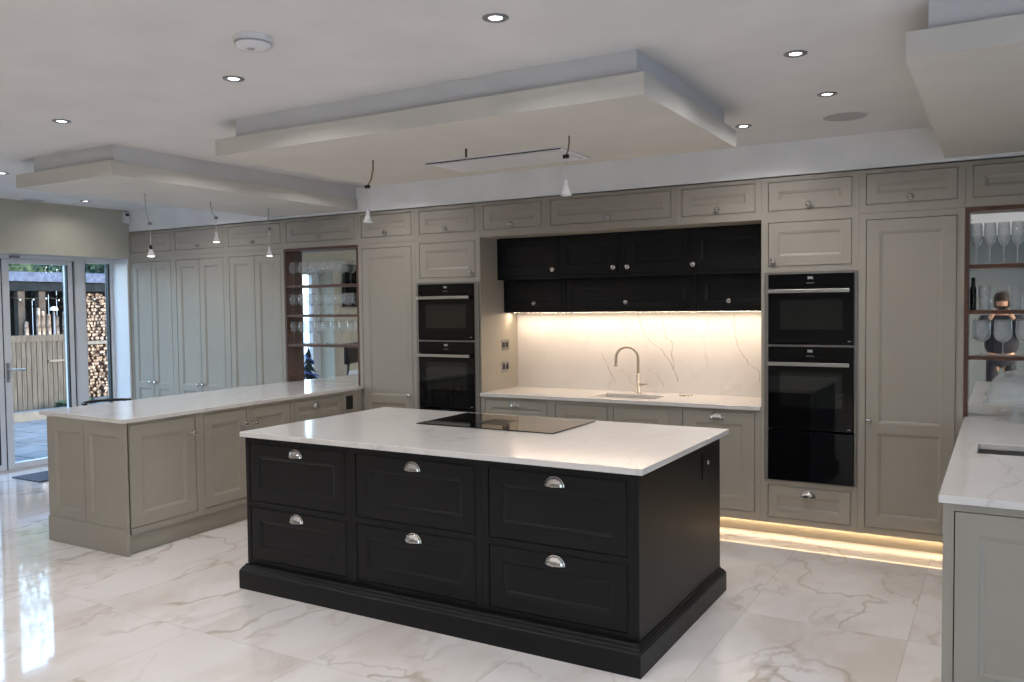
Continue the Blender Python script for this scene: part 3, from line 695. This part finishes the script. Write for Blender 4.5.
# cake stand with dome
t = thing('cake_stand', 'glass cake stand with domed glass lid on the right counter', 'cake stand', (.080, 5.90, .9205))
m = MB(); m.lathe([(0, .006), (.075, .006), (.085, 0), (.087, .004), (.07, .012), (.030, .026), (.016, .05), (.015, .075), (.024, .092), (.07, .099), (.165, .103), (.176, .110), (.174, .116), (.160, .110), (0, .108)], 'cut_glass', n=40); m.build('stand', t)
m = MB(); m.lathe([(.154, .112), (.155, .125), (.151, .150), (.141, .185), (.122, .220), (.090, .250), (.050, .268), (.012, .275), (.010, .282), (.018, .290), (.021, .300), (.016, .312), (0, .316)] +
                  [(0, .272), (.049, .264), (.088, .246), (.119, .217), (.138, .183), (.148, .150), (.152, .125), (.151, .112), (.154, .112)], 'cut_glass', n=40); m.build('dome_lid', t)

# ------------------------------------------------------------------ glasses
def wine_profile(h, r, foot, bowl0, rim, th=.0013):
    sr = .0035
    outer = [(0, 0), (foot, 0), (foot, .0015), (foot*.55, .005), (sr*1.5, .012), (sr, .03), (sr, bowl0-.012), (sr*2, bowl0)]
    B = h-bowl0
    ob = [(r*.55, bowl0+B*.07), (r*.86, bowl0+B*.20), (r, bowl0+B*.40), (r*.97, bowl0+B*.60), ((r+rim)/2*.98, bowl0+B*.82), (rim, h)]
    ib = [(a-th, z+(.0 if z == h else .001)) for a, z in reversed(ob)] + [(0, bowl0+.004)]
    return outer+ob+ib
def tumbler_profile(h, r0, r1): return [(0, 0), (r0, 0), (r0+.001, .004), (r1, h), (r1-.003, h), (r0-.003, .014), (0, .012)]
def glass(name, prof, mat, n=20):
    m = MB(); m.lathe(prof, mat, n=n); o = m.build(name); return o
def row(proto, xs, y, z, label, cat, group, first):
    for i, x in enumerate(xs):
        o = proto if i == 0 and first else proto.copy()
        if o is not proto: C.objects.link(o)
        o.location = (x, y, z); tag(o, label(i), cat, group)
        o.rotation_euler = (0, 0, .37*i)
ordn = ['first', 'second', 'third', 'fourth', 'fifth', 'sixth', 'seventh', 'eighth']
big = glass('wine_glass', wine_profile(.232, .049, .038, .105, .036), 'clear_glass')
row(big, [-6.070+.127*i for i in range(6)], 6.112, 1.8862, lambda i: 'large round wine glass on the top shelf of the left display, %s from the left' % ordn[i], 'wine glass', 'large wine glasses on the left top shelf', True)
mid = glass('wine_glass', wine_profile(.205, .046, .036, .085, .038), 'clear_glass')
row(mid, [-6.072+.118*i for i in range(7)], 6.112, 1.5972, lambda i: 'medium wine glass on the middle shelf of the left display, %s from the left' % ordn[i], 'wine glass', 'medium wine glasses on the left middle shelf', True)
slim = glass('wine_glass', wine_profile(.225, .037, .034, .105, .031), 'clear_glass')
row(slim, [-6.080+.1055*i for i in range(8)], 6.112, 1.3072, lambda i: 'slim tulip wine glass on the bottom shelf of the left display, %s from the left' % ordn[i], 'wine glass', 'slim wine glasses on the left bottom shelf', True)
cut = glass('crystal_wine_glass', wine_profile(.262, .036, .034, .120, .033, .002), 'cut_glass')
row(cut, [-.145+.0755*i for i in range(8)], 6.112, 1.8862, lambda i: 'tall crystal wine glass on the top shelf behind the cake dome, %s from the left' % ordn[i], 'wine glass', 'crystal wine glasses on the right top shelf', True)
tum = glass('crystal_tumbler', tumbler_profile(.155, .031, .041), 'cut_glass')
row(tum, [-.092, .076, .24, .40], 6.112, 1.5972, lambda i: 'tall crystal tumbler on the middle shelf of the right display, %s from the left' % ordn[i], 'tumbler', 'crystal tumblers on the right middle shelf', True)
gob = glass('crystal_goblet', wine_profile(.228, .052, .036, .085, .050, .0025), 'cut_glass')
row(gob, [-.110+.118*i for i in range(6)], 6.112, 1.3072, lambda i: 'broad crystal goblet on the bottom shelf of the right display, %s from the left' % ordn[i], 'goblet', 'crystal goblets on the right bottom shelf', True)
t = thing('reflection_bottle', 'slim black bottle shape standing in for a dark reflection at the left end of the crystal tumbler shelf', 'bottle', (-.160, 6.135, 1.5972))  # bottle shape added where a dark reflection shows in the mirror
m = MB(); m.lathe([(0, 0), (.017, 0), (.018, .004), (.018, .13), (.010, .165), (.010, .205), (0, .205)], 'bottle_glass', n=20); m.build('body', t)
m = MB(); m.lathe([(.0105, .175), (.0112, .175), (.0112, .208), (0, .208)], 'black_plastic', n=16); m.build('capsule', t)

# ------------------------------------------------------------------ ceiling fittings
def downlight(x, y, z, label, group, power):
    t = thing('downlight', label, 'ceiling light', (x, y, z), 0, group)
    m = MB(); m.lathe([(.026, -.002), (.027, -.0005), (.052, -.0005), (.051, -.004), (.042, -.007), (.030, -.005), (.026, -.002)], 'grey_metal', n=28); m.build('trim_ring', t)
    m = MB(); m.lathe([(0, -.0015), (.0262, -.0015)], 'lamp_lens', n=24); m.build('lens', t)
    ld = bpy.data.lights.new('downlight_lamp', 'AREA'); ld.shape = 'DISK'; ld.size = .048; ld.energy = power; ld.color = (1, .965, .95); ld.spread = math.radians(156)
    l = bpy.data.objects.new('lamp', ld); C.objects.link(l); l.parent = t; l.location = (0, 0, -.009)
PW = 9.0
near = [(-1.722, 2.847, 'downlight at the top centre of the ceiling in front of the island raft'), (-3.257, 2.904, 'downlight beside the smoke alarm'),
        (-4.828, 2.997, 'downlight in front of the left ceiling raft'), (-.818, 3.969, 'downlight right of the island raft, nearer than the round speaker'),
        (-.828, 4.819, 'downlight right of the island raft, just before the round speaker'), (-1.427, 5.382, 'downlight at the back right corner of the island raft'),
        (-8.101, 5.258, 'downlight by the wall over the patio doors'), (-7.014, 3.838, 'downlight at the far left edge beside the left raft')]
between = [(-4.62, 4.25), (-4.62, 5.35), (-6.95, 5.30)]  # unseen lamps added behind the rafts to brighten the left cabinets and bulkhead
for x, y, l in near: downlight(x, y, CE, l, 'recessed ceiling downlights', PW*(.35 if x < -8 else 1))
for x, y in between: downlight(x, y, CE, 'added unseen downlight behind the plaster rafts brightening the left cabinets', 'added downlights between the rafts', PW)
for x in (-7.0, -4.8, -2.6, -.4, 1.2):  # unseen lamps, assumed to continue the downlight pattern for the room lighting
    for y in (1.2, -.9, -3.0): downlight(x, y, CE, 'assumed unseen downlight in the ceiling behind the viewer', 'assumed downlights behind the viewer', PW)
def speaker(x, y, r, label):
    t = thing('ceiling_speaker', label, 'speaker', (x, y, CE), 0, 'round ceiling speakers')
    m = MB(); m.lathe([(0, -.006), (r*.93, -.006)], 'speaker_grille', n=40); m.build('grille', t)
    m = MB(); m.lathe([(r*.93, -.001), (r*.93, -.008), (r, -.006), (r, 0)], 'white_plastic', n=40); m.build('rim', t)
speaker(-.83, 5.43, .135, 'round flush speaker in the ceiling right of the island raft')
speaker(-8.45, 4.92, .12, 'round flush speaker in the ceiling at the far left')
t = thing('smoke_alarm', 'white round smoke alarm on the ceiling, top left', 'smoke alarm', (-2.700, 2.515, CE))
m = MB(); m.lathe([(0, -.050), (.035, -.050), (.062, -.047), (.072, -.034), (.078, -.014), (.078, 0)], 'white_plastic', n=36); m.build('housing', t)
m = MB(); m.lathe([(.073, -.033), (.0755, -.033), (.077, -.026), (.075, -.026)], 'speaker_grille', n=36); m.build('vent_slot', t)
m = MB(); m.lathe([(0, -.0535), (.014, -.0535), (.017, -.049)], 'speaker_grille', (.0, -.012, 0), n=20); m.build('test_button', t)
# ceiling extractor
t = thing('ceiling_extractor', 'flush pale ceiling extractor panel in the raft above the hob', 'extractor', (-2.68, 4.55, 2.57))
m = MB(); m.plate(-.475, .475, -.215, .215, [(-.44, .44, -.17, .17)], 0, .010, 'white_plastic')
for v in m.bm.verts: x, y, z = v.co; v.co = (x, z, y-.0105)
m.build('frame', t)
m = MB(); m.box(-.438, .438, -.150, .168, -.016, -.004, 'white_plastic'); m.build('glass_panel', t, bevel=.002)
m = MB(); m.box(-.474, .474, -.213, -.190, -.014, -.0106, 'dark_gap'); m.build('gap_shade_strip', t)  # dark strip stands in for the shade in the front gap
# pendants : bare bulb holders on cable, not yet finished
def pendant(top, kink, bulb, label, lit, black_cap, brown):
    t = thing('pendant_bulb', label, 'pendant light', (*top, 2.57), 0, 'temporary pendant bulbs')
    tx, ty = top
    L = lambda p: (p[0]-tx, p[1]-ty, p[2]-2.57)
    k = L(kink); b_ = L(bulb)
    m = MB(); P = [Vector((0, 0, 0)), Vector((k[0]*.0-.0, k[1]*.2, k[2]*.35)), Vector((k[0]*.35, k[1]*.4, k[2]*.75)), Vector(k)]
    m.tube(P, .0042, 'speaker_grille' if not brown else 'log_bark', 6); m.build('ceiling_cable', t)
    m = MB(); m.box(k[0]-.016, k[0]+.016, k[1]-.009, k[1]+.009, k[2]-.014, k[2]+.006, 'black_plastic' if brown else 'grey_metal'); m.build('terminal_block', t, bevel=.002)
    m = MB(); m.tube([(k[0], k[1], k[2]-.01), (b_[0], b_[1], b_[2]+.085)], .0022, 'white_plastic', 6); m.build('flex', t)
    m = MB(); m.lathe([(0, .088), (.007, .088), (.011, .080), (.013, .055), (0, .055)], 'black_plastic' if black_cap else 'white_plastic', b_, 18); m.build('lamp_holder', t)
    m = MB(); m.lathe([(.012, .056), (.014, .046), (.022, .022), (.031, .005), (.030, .001), (.027, .002)], 'white_plastic', b_, 22); bo = m.build('bulb', t)
    m = MB(); m.lathe([(0, -.003), (.016, -.002), (.0275, .002)], 'bulb_face' if lit else 'bulb_dim', b_, 22); m.build('bulb_face', bo)
pendant((-5.80, 4.26), (-5.75, 4.262, 2.335), (-5.75, 4.262, 2.075), 'lit bulb with black cap hanging over the near end of the left peninsula', True, True, False)
pendant((-5.79, 4.88), (-5.75, 4.90, 2.435), (-5.75, 4.90, 2.225), 'lit bulb hanging over the middle of the left peninsula', True, False, False)
pendant((-5.76, 5.50), (-5.75, 5.495, 2.385), (-5.75, 5.495, 2.135), 'lit bulb hanging over the far end of the left peninsula', True, False, False)
pendant((-3.388, 4.11), (-3.437, 4.11, 2.415), (-3.437, 4.11, 2.187), 'unlit white bulb on a twisted cable over the left end of the island', False, False, True)
pendant((-2.030, 4.11), (-2.050, 4.11, 2.465), (-2.051, 4.11, 2.250), 'unlit white bulb on a twisted cable in front of the ceiling extractor', False, False, True)
t = thing('cable_stub', 'short black cable end poking from the raft over the island', 'cable', (-2.696, 4.11, 2.57))
m = MB(); m.tube([(0, 0, 0), (0, 0, -.05)], .006, 'black_plastic', 8); m.build('cable', t)
m = MB(); m.tube([(0, 0, -.05), (.01, 0, -.07)], .003, 'brushed_nickel', 6); m.build('bare_wire', t)
# alarm sensor in the corner
t = thing('alarm_sensor', 'small white motion sensor high in the corner over the sidelight', 'sensor', (XL, 6.02, 2.71), 0)
m = MB(); m.box(0, .045, -.03, .03, -.07, .05, 'white_plastic'); m.build('housing', t, bevel=.006)
m = MB(); m.box(.040, .048, -.022, .022, .010, .038, 'black_plastic'); m.build('lens', t, bevel=.003)

# ------------------------------------------------------------------ what the mirrors see: the living side of the room
t = thing('television', 'black television on the wall of the living area seen in the display mirror', 'television', (XL+.001, 2.12, 2.0), 0)
m = MB(); m.box(0, .05, -.62, .62, -.32, .32, 'black_plastic'); m.build('housing', t, bevel=.004)
m = MB(); m.box(.0502, .052, -.60, .60, -.30, .30, 'black_glass'); m.build('screen', t)
t = thing('christmas_tree', 'small dark tree with blue and white tinsel seen in the display mirror', 'tree', (-8.12, 3.92, 0)); t.scale = (.85, .85, .84)
m = MB()
for k in range(9):
    z = .25+k*.12; r = .36*(1-k/9.5); n = 14
    for i in range(n):
        a = 2*PI*(i+.5*(k % 2))/n
        m.face([(0, 0, z+.16), (r*.6*math.cos(a-.16), r*.6*math.sin(a-.16), z+.02), (r*math.cos(a), r*math.sin(a), z-.05), (r*.6*math.cos(a+.16), r*.6*math.sin(a+.16), z+.02)], 'tree_needles')
m.build('branches', t)
m = MB(); m.tube([((.34*(1-s/70))*math.cos(s*.45), (.34*(1-s/70))*math.sin(s*.45), .22+s*.0165) for s in range(66)], .014, 'tinsel', 6); m.build('tinsel', t)
m = MB(); m.lathe([(0, 0), (.12, 0), (.14, .2), (.02, .2), (.018, 1.3), (0, 1.35)], 'walnut', n=16); m.build('trunk', t)
t = thing('lounge_chair', 'tall black framed chair with pale seat seen in the display mirror', 'chair', (-7.85, 2.93, 0), 1.2); t.scale = (1.25, 1.25, 1.0)
m = MB(); m.box(-.22, .22, -.22, .22, .70, .77, 'white_plastic'); m.build('seat', t, bevel=.02)
m = MB(); m.box(-.24, .24, .20, .25, .86, 1.16, 'black_plastic'); m.build('backrest', t, bevel=.02)
for sx in (-1, 1):
    for sy in (-1, 1): m = MB(); m.tube([(.20*sx, .20*sy, .72 if sy < 0 else .95), (.25*sx, .25*sy, 0)], .016, 'black_plastic', 8); m.build('leg', t)

# the photographer, standing behind the camera, caught in the right hand mirror
t = thing('person', 'person in a dark navy jumper holding a camera up, seen in the crystal display mirror', 'person', (0, -.32, 0))
def skin_mesh(name, verts, edges, radii, mat, parent, sub=2):
    me = bpy.data.meshes.new(name); me.from_pydata(verts, edges, []); o = bpy.data.objects.new(name, me); C.objects.link(o); o.parent = parent
    me.materials.append(MATS[mat]); sk = o.modifiers.new('skin', 'SKIN'); sk.use_smooth_shade = True
    for v, r in zip(me.skin_vertices[0].data, radii): v.radius = (r, r*.8) if not isinstance(r, tuple) else r
    me.skin_vertices[0].data[0].use_root = True
    s_ = o.modifiers.new('sub', 'SUBSURF'); s_.levels = s_.render_levels = sub
    return o
V = [(0,0,.95), (0,0,1.15), (0,0,1.38), (0,0,1.46), (0,.01,1.54), (0,.02,1.64), (0,.02,1.72)]; Ed = [(i, i+1) for i in range(6)]; Rr = [(.15,.11), (.14,.10), (.16,.10), (.07,.06), (.055,.055), (.078,.092), (.062,.075)]
for sx in (-1, 1):
    b0 = len(V)
    V += [(sx*.19, 0, 1.40), (sx*.25, .08, 1.20), (sx*.13, .22, 1.44), (sx*.075, .25, 1.52)]; Ed += [(2, b0), (b0, b0+1), (b0+1, b0+2), (b0+2, b0+3)]; Rr += [.06, .047, .035, .03]
    b1 = len(V)
    V += [(sx*.10, 0, .86), (sx*.11, .01, .48), (sx*.11, -.01, .08), (sx*.12, .10, .045)]; Ed += [(0, b1), (b1, b1+1), (b1+1, b1+2), (b1+2, b1+3)]; Rr += [.095, .065, .045, .035]
    for q in range(5):          # four fingers and a thumb curling round the camera
        b2 = len(V); zz = 1.555-.018*q if q < 4 else 1.56
        V += [(sx*(.085 if q < 4 else .06), .265, zz), (sx*(.083 if q < 4 else .045), .285, zz+.002)]; Ed += [(b0+3, b2), (b2, b2+1)]; Rr += [.010, .008]
skin_mesh('body', V, Ed, Rr, 'skin', t)
skin_mesh('jumper', [(0,0,.93), (0,0,1.15), (0,0,1.37), (0,0,1.47)] + [(s*q[0], q[1], q[2]) for s in (-1, 1) for q in ((.20, 0, 1.41), (.26, .08, 1.19), (.13, .225, 1.45))],
          [(0,1), (1,2), (2,3), (2,4), (4,5), (5,6), (2,7), (7,8), (8,9)], [(.23,.17), (.21,.16), (.25,.16), (.10,.09), .115, .10, .075, .115, .10, .075], 'navy_cloth', t)
skin_mesh('trousers', [(0,0,.96), (-.10,0,.86), (-.11,.01,.48), (-.11,-.01,.07), (.10,0,.86), (.11,.01,.48), (.11,-.01,.07)], [(0,1), (1,2), (2,3), (0,4), (4,5), (5,6)], [(.16,.12), .108, .08, .062, .108, .08, .062], 'navy_cloth', t)
m = MB(); m.lathe([(0, .125), (.05, .115), (.085, .075), (.097, .02), (.094, -.02)], 'hair', (0, .0, 1.675), 20); m.box(-.09, .09, -.095, -.03, 1.58, 1.70, 'hair'); m.build('hair', t)
for nm, loc_, r_ in (('eye', (-.03, .100, 1.66), .008), ('eye', (.03, .100, 1.66), .008)): m = MB(); m.lathe([(0, -r_), (r_*.7, -r_*.7), (r_, 0), (r_*.7, r_*.7), (0, r_)], 'black_plastic', loc_, 10); m.build(nm, t)
m = MB(); m.lathe([(0, 0), (.012, -.004), (.004, .03), (0, .035)], 'skin', (0, .115, 1.625), 10); m.build('nose', t)
t = thing('hand_camera', 'black camera held by the person seen in the mirror', 'camera', (0, -.06, 1.56))
m = MB(); m.box(-.065, .065, -.03, .02, -.04, .035, 'black_plastic'); m.build('camera_body', t, bevel=.006)

# ------------------------------------------------------------------ outdoors
GZ = -.12
m = MB(); m.box(-40, XL-.42, -12, 40, GZ-.1, GZ, 'paving'); struct(m.build('patio_ground'), 'grey patio ground outside the doors')
m = MB()
for i in range(12):
    for j in range(7): m.box(-9.2-.62*(j+1)+.01, -9.2-.62*j-.01, 2.0+.62*i+.01, 2.0+.62*(i+1)-.01, GZ, GZ+.02, 'paving')
struct(m.build('paving_slabs'), 'grey paving slabs outside the patio doors')
m = MB(); m.box(-13.75, -13.5, 0, 14, GZ, GZ+.16, 'concrete'); struct(m.build('kerb'), 'pale kerb across the patio')
# fence : vertical boards with a rail on top
t = thing('garden_fence', 'low fence of pale vertical boards across the patio', 'fence', (-15.0, 10, GZ))
m = MB(); y = -6
while y < -.45:
    w_ = random.uniform(.085, .11); m.box(-.012, .012, y, y+w_-.012, .02, 1.27+random.uniform(-.01, .01), 'fence_wood'); y += w_
m.build('boards', t, merge=False)
m = MB(); m.box(-.05, .03, -6, -.38, 1.24, 1.36, 'fence_wood'); m.build('top_rail', t)
m = MB(); m.box(.012, .05, -1.1, -.6, .86, .90, 'concrete'); m.build('cross_rail', t)
# log store with felt roof coloured blue for the sky light on it, posts, stacked logs
t = thing('log_store', 'open timber log store with sky-lit pale blue roof edge and posts behind the fence', 'shed', (-17.0, 10.5, 0))
m = MB(); m.face([(-1.6, -5, 2.50), (1.0, -5, 2.37), (1.0, 6, 2.47), (-1.6, 6, 2.60)], 'roof_felt'); m.box(.98, 1.03, -5, 6, 2.24, 2.42, 'roof_edge'); m.build('roof', t)
m = MB(); m.box(.94, .97, -5, 6, 2.06, 2.24, 'dark_timber'); m.build('fascia', t)
for y in (-3.2, -1.50, -1.10, 3.0): m = MB(); m.box(.80, .94, y, y+.13, GZ, 2.24, 'store_wood'); m.build('post', t)
m = MB()
for k in range(60): m.box(-1.5, -1.47, -5+k*.185, -5+k*.185+.16, GZ, 2.45, 'dark_timber')
m.build('back_boards', t)
m = MB(); m.box(.3, .9, -.35, 6, .98, 1.05, 'concrete'); m.build('shelf', t)
def logs(y0, y1, z0, z1, label, n):
    """a stack of split logs, end grain towards the house; more than anyone could count"""
    m = MB(); x = -16.2
    z = z0
    while z < z1:
        y = y0+random.uniform(0, .05); hh = random.uniform(.05, .085)
        while y < y1:
            w_ = random.uniform(.05, .11); a0 = random.uniform(0, 6); r = w_/2*.95; d = random.uniform(-.08, .08)
            P = [(y+w_/2+r*math.cos(a0+q*2*PI/5)*random.uniform(.8, 1.1), z+hh/2+hh*.5*math.sin(a0+q*2*PI/5)*random.uniform(.85, 1.1)) for q in range(5)]
            m.face([(x+d, p[0], p[1]) for p in P], 'split_log')
            for q in range(5):
                p, p2 = P[q], P[(q+1) % 5]; m.face([(x+d, *p), (x+d, *p2), (x+d-.4, *p2), (x+d-.4, *p)], 'log_bark')
            y += w_
        z += hh*.92
    o = m.build('log_pile', merge=False); o['kind'] = 'stuff'; return tag(o, label, 'firewood')
logs(10.18, 13.0, 1.06, 2.02, 'split firewood stacked on the upper shelf of the log store', 1)
logs(10.18, 13.0, GZ, .94, 'split firewood stacked on the ground under the log store shelf', 2)
def stick(y, z1, r, lab):
    m = MB(); m.lathe([(0, 0), (r, 0), (r*.9, z1*.5), (r*.8, z1), (0, z1+.02)], 'split_log', n=9, smooth=False)
    o = m.build('cut_log'); o.location = (-16.0+random.uniform(-.2, .2), y, 1.10); tag(o, lab, 'firewood', 'upright logs behind the fence')
ly = [9.00, 9.12, 9.24, 9.34, 9.45, 9.53, 9.74, 9.82, 9.92]
lz = [.30, .36, .62, .56, .50, .32, .46, .56, .50]
for k, (y, z) in enumerate(zip(ly, lz)): stick(y, z, .042, 'pale upright split log behind the fence, %s' % ['leftmost of the row', 'next to the leftmost', 'left of the timber post', 'tallest near the post', 'against the post', 'right of the post', 'beside the lantern', 'right of the lantern', 'rightmost of the row'][k])
t = thing('garden_lantern', 'white domed lantern standing among the upright logs', 'lantern', (-15.85, 9.56, 1.10))
m = MB(); m.lathe([(.075, .585), (.07, .62), (.045, .65), (0, .66)], 'white_plastic', n=20); m.build('dome', t)
m = MB(); m.lathe([(0, 0), (.06, 0), (.06, .02), (.02, .04), (.02, .60), (0, .60)], 'grey_metal', n=14); m.build('stem', t)
m = MB(); m.box(-.3, .3, -2.6, .3, -1.2, 0, 'dark_timber'); o = m.build('log_bench'); o.location = (-16.0, 9.8, 1.095); tag(o, 'dark timber bench carrying the upright logs behind the fence', 'bench')
t = thing('fairy_lights', 'string of small white fairy lights under the log store roof', 'lights', (-15.98, 8, 1.96))
m = MB(); m.tube([(0, -1+.25*i, -.06*abs(math.sin(i*1.3))) for i in range(26)], .004, 'black_plastic', 5); m.build('wire', t)
m = MB()
for i in range(26): m.lathe([(0, -.016), (.012, -.006), (.012, .008), (0, .014)], 'fairy_light', (0, -1+.25*i, -.06*abs(math.sin(i*1.3))-.02), 8)
m.build('bulbs', t)
# hedge : leafy crowns behind the store
def hedge(y, x, z, r, label):
    t = thing('garden_tree', label, 'tree', (x, y, GZ), 0, 'trees behind the log store')
    m = MB(); m.tube([(0, 0, 0), (0, .1, z-r*.5)], .12, 'log_bark', 8); m.build('trunk', t)
    m = MB()
    for _ in range(2600):
        d = Vector((random.gauss(0, 1), random.gauss(0, 1), random.gauss(0, 1))).normalized()*r*random.uniform(.72, 1.05)
        p = d+Vector((0, 0, z)); p.z = z+d.z*.8; s_ = random.uniform(.05, .12)
        u = Vector((random.gauss(0, 1), random.gauss(0, 1), random.gauss(0, 1))).normalized(); v = u.orthogonal().normalized()
        m.face([p-u*s_, p+v*s_*.5, p+u*s_, p-v*s_*.5], 'leaf')
    m.lathe([(0, z-r*.7), (r*.55, z-r*.4), (r*.7, z), (r*.5, z+r*.45), (0, z+r*.6)], 'leaf', n=14); m.build('foliage', t, merge=False)
for k, y in enumerate((7.2, 11.1, 15.0, 18.9)): hedge(y, -21.5+(k % 2)*.6, 3.3, 1.9, 'leafy evergreen beyond the log store, %s' % ['far left', 'behind the posts', 'behind the stacked logs', 'far right'][k])

for k, y in enumerate((5.2, 10.8, 16.4)):      # tall thin crowns, sky showing between the leaves
    t = thing('tall_tree', 'tall open crowned tree high above the log store, %s' % ['to the left', 'in the middle', 'to the right'][k], 'tree', (-28.0, y, GZ), 0, 'tall trees beyond the garden')
    m = MB(); m.tube([(0, 0, 0), (0, .1, 3.5), (.1, 0, 8.5)], [.16, .13, .05], 'log_bark', 8)
    for b_ in range(14):
        a = b_*2.4; z = 3.2+b_*.35; m.tube([(0, 0, z), (1.1*math.cos(a), 1.1*math.sin(a), z+.8), (2.0*math.cos(a), 2.0*math.sin(a), z+1.1)], [.06, .035, .012], 'log_bark', 6)
    m.build('trunk', t)
    m = MB()
    for _ in range(2600):
        d = Vector((random.gauss(0, 1), random.gauss(0, 1), random.gauss(0, 1))).normalized()*2.7*random.uniform(.2, 1.0); p = d+Vector((0, 0, 6.2)); p.z = 6.2+d.z*1.5; s_ = random.uniform(.08, .16)
        u = Vector((random.gauss(0, 1), random.gauss(0, 1), random.gauss(0, 1))).normalized(); v = u.orthogonal().normalized()
        m.face([p-u*s_, p+v*s_*.5, p+u*s_, p-v*s_*.5], 'leaf')
    m.build('foliage', t, merge=False)
for k, (x, y, r) in enumerate(((-14.7, 8.95, .15), (-14.6, 9.42, .16), (-14.7, 9.95, .14))):
    m = MB()
    for _ in range(260):
        a = random.uniform(0, 2*PI); e = random.uniform(.1, 1.4); L_ = r*random.uniform(.6, 1.1); q = Vector((math.cos(a)*math.cos(e), math.sin(a)*math.cos(e), math.sin(e)))*L_; n_ = Vector((-math.sin(a), math.cos(a), 0))*.022
        m.face([q*.5, q*.75+n_, q*1.25, q*.75-n_], 'leaf')
    o = m.build('border_plant', merge=False); o.location = (x, y, GZ); tag(o, 'small leafy plant at the foot of the garden fence, %s' % ['on the left', 'in the middle', 'on the right'][k], 'plant', 'plants along the fence')

# ------------------------------------------------------------------ light
w = bpy.data.worlds.new('overcast_sky'); scn.world = w; w.use_nodes = True; nt = w.node_tree
bg = nt.nodes['Background']; sky = nt.nodes.new('ShaderNodeTexSky')
try:
    sky.sky_type = 'NISHITA'; sky.sun_disc = False; sky.sun_elevation = math.radians(18); sky.sun_rotation = math.radians(60); sky.air_density = 1.2; sky.dust_density = 2
except Exception: pass
mixn = nt.nodes.new('ShaderNodeMixRGB'); mixn.inputs[0].default_value = .75; mixn.inputs[2].default_value = (.38, .61, 1.0, 1)
nt.links.new(sky.outputs[0], mixn.inputs[1]); nt.links.new(mixn.outputs[0], bg.inputs[0]); bg.inputs[1].default_value = 4.6
def portal(loc, rot, sx, sy):
    ld = bpy.data.lights.new('portal', 'AREA'); ld.shape = 'RECTANGLE'; ld.size = sx; ld.size_y = sy; ld.cycles.is_portal = True
    l = bpy.data.objects.new('daylight_portal', ld); C.objects.link(l); l.location = loc; l.rotation_euler = rot
portal((XG-.12, 4.48, 1.12), (0, -PI/2, 0), 2.24, 3.12)
portal((XR+.2, .125, 1.15), (0, PI/2, 0), 2.3, 3.45)

scn.view_settings.view_transform = 'Standard'; scn.view_settings.look = 'None'; scn.view_settings.gamma = 1; scn.view_settings.use_curve_mapping = False
scn.view_settings.exposure = -0.29
scn.cycles.max_bounces = 12; scn.cycles.transparent_max_bounces = 16; scn.cycles.transmission_bounces = 12; scn.cycles.glossy_bounces = 6
scn.cycles.sample_clamp_indirect = 6
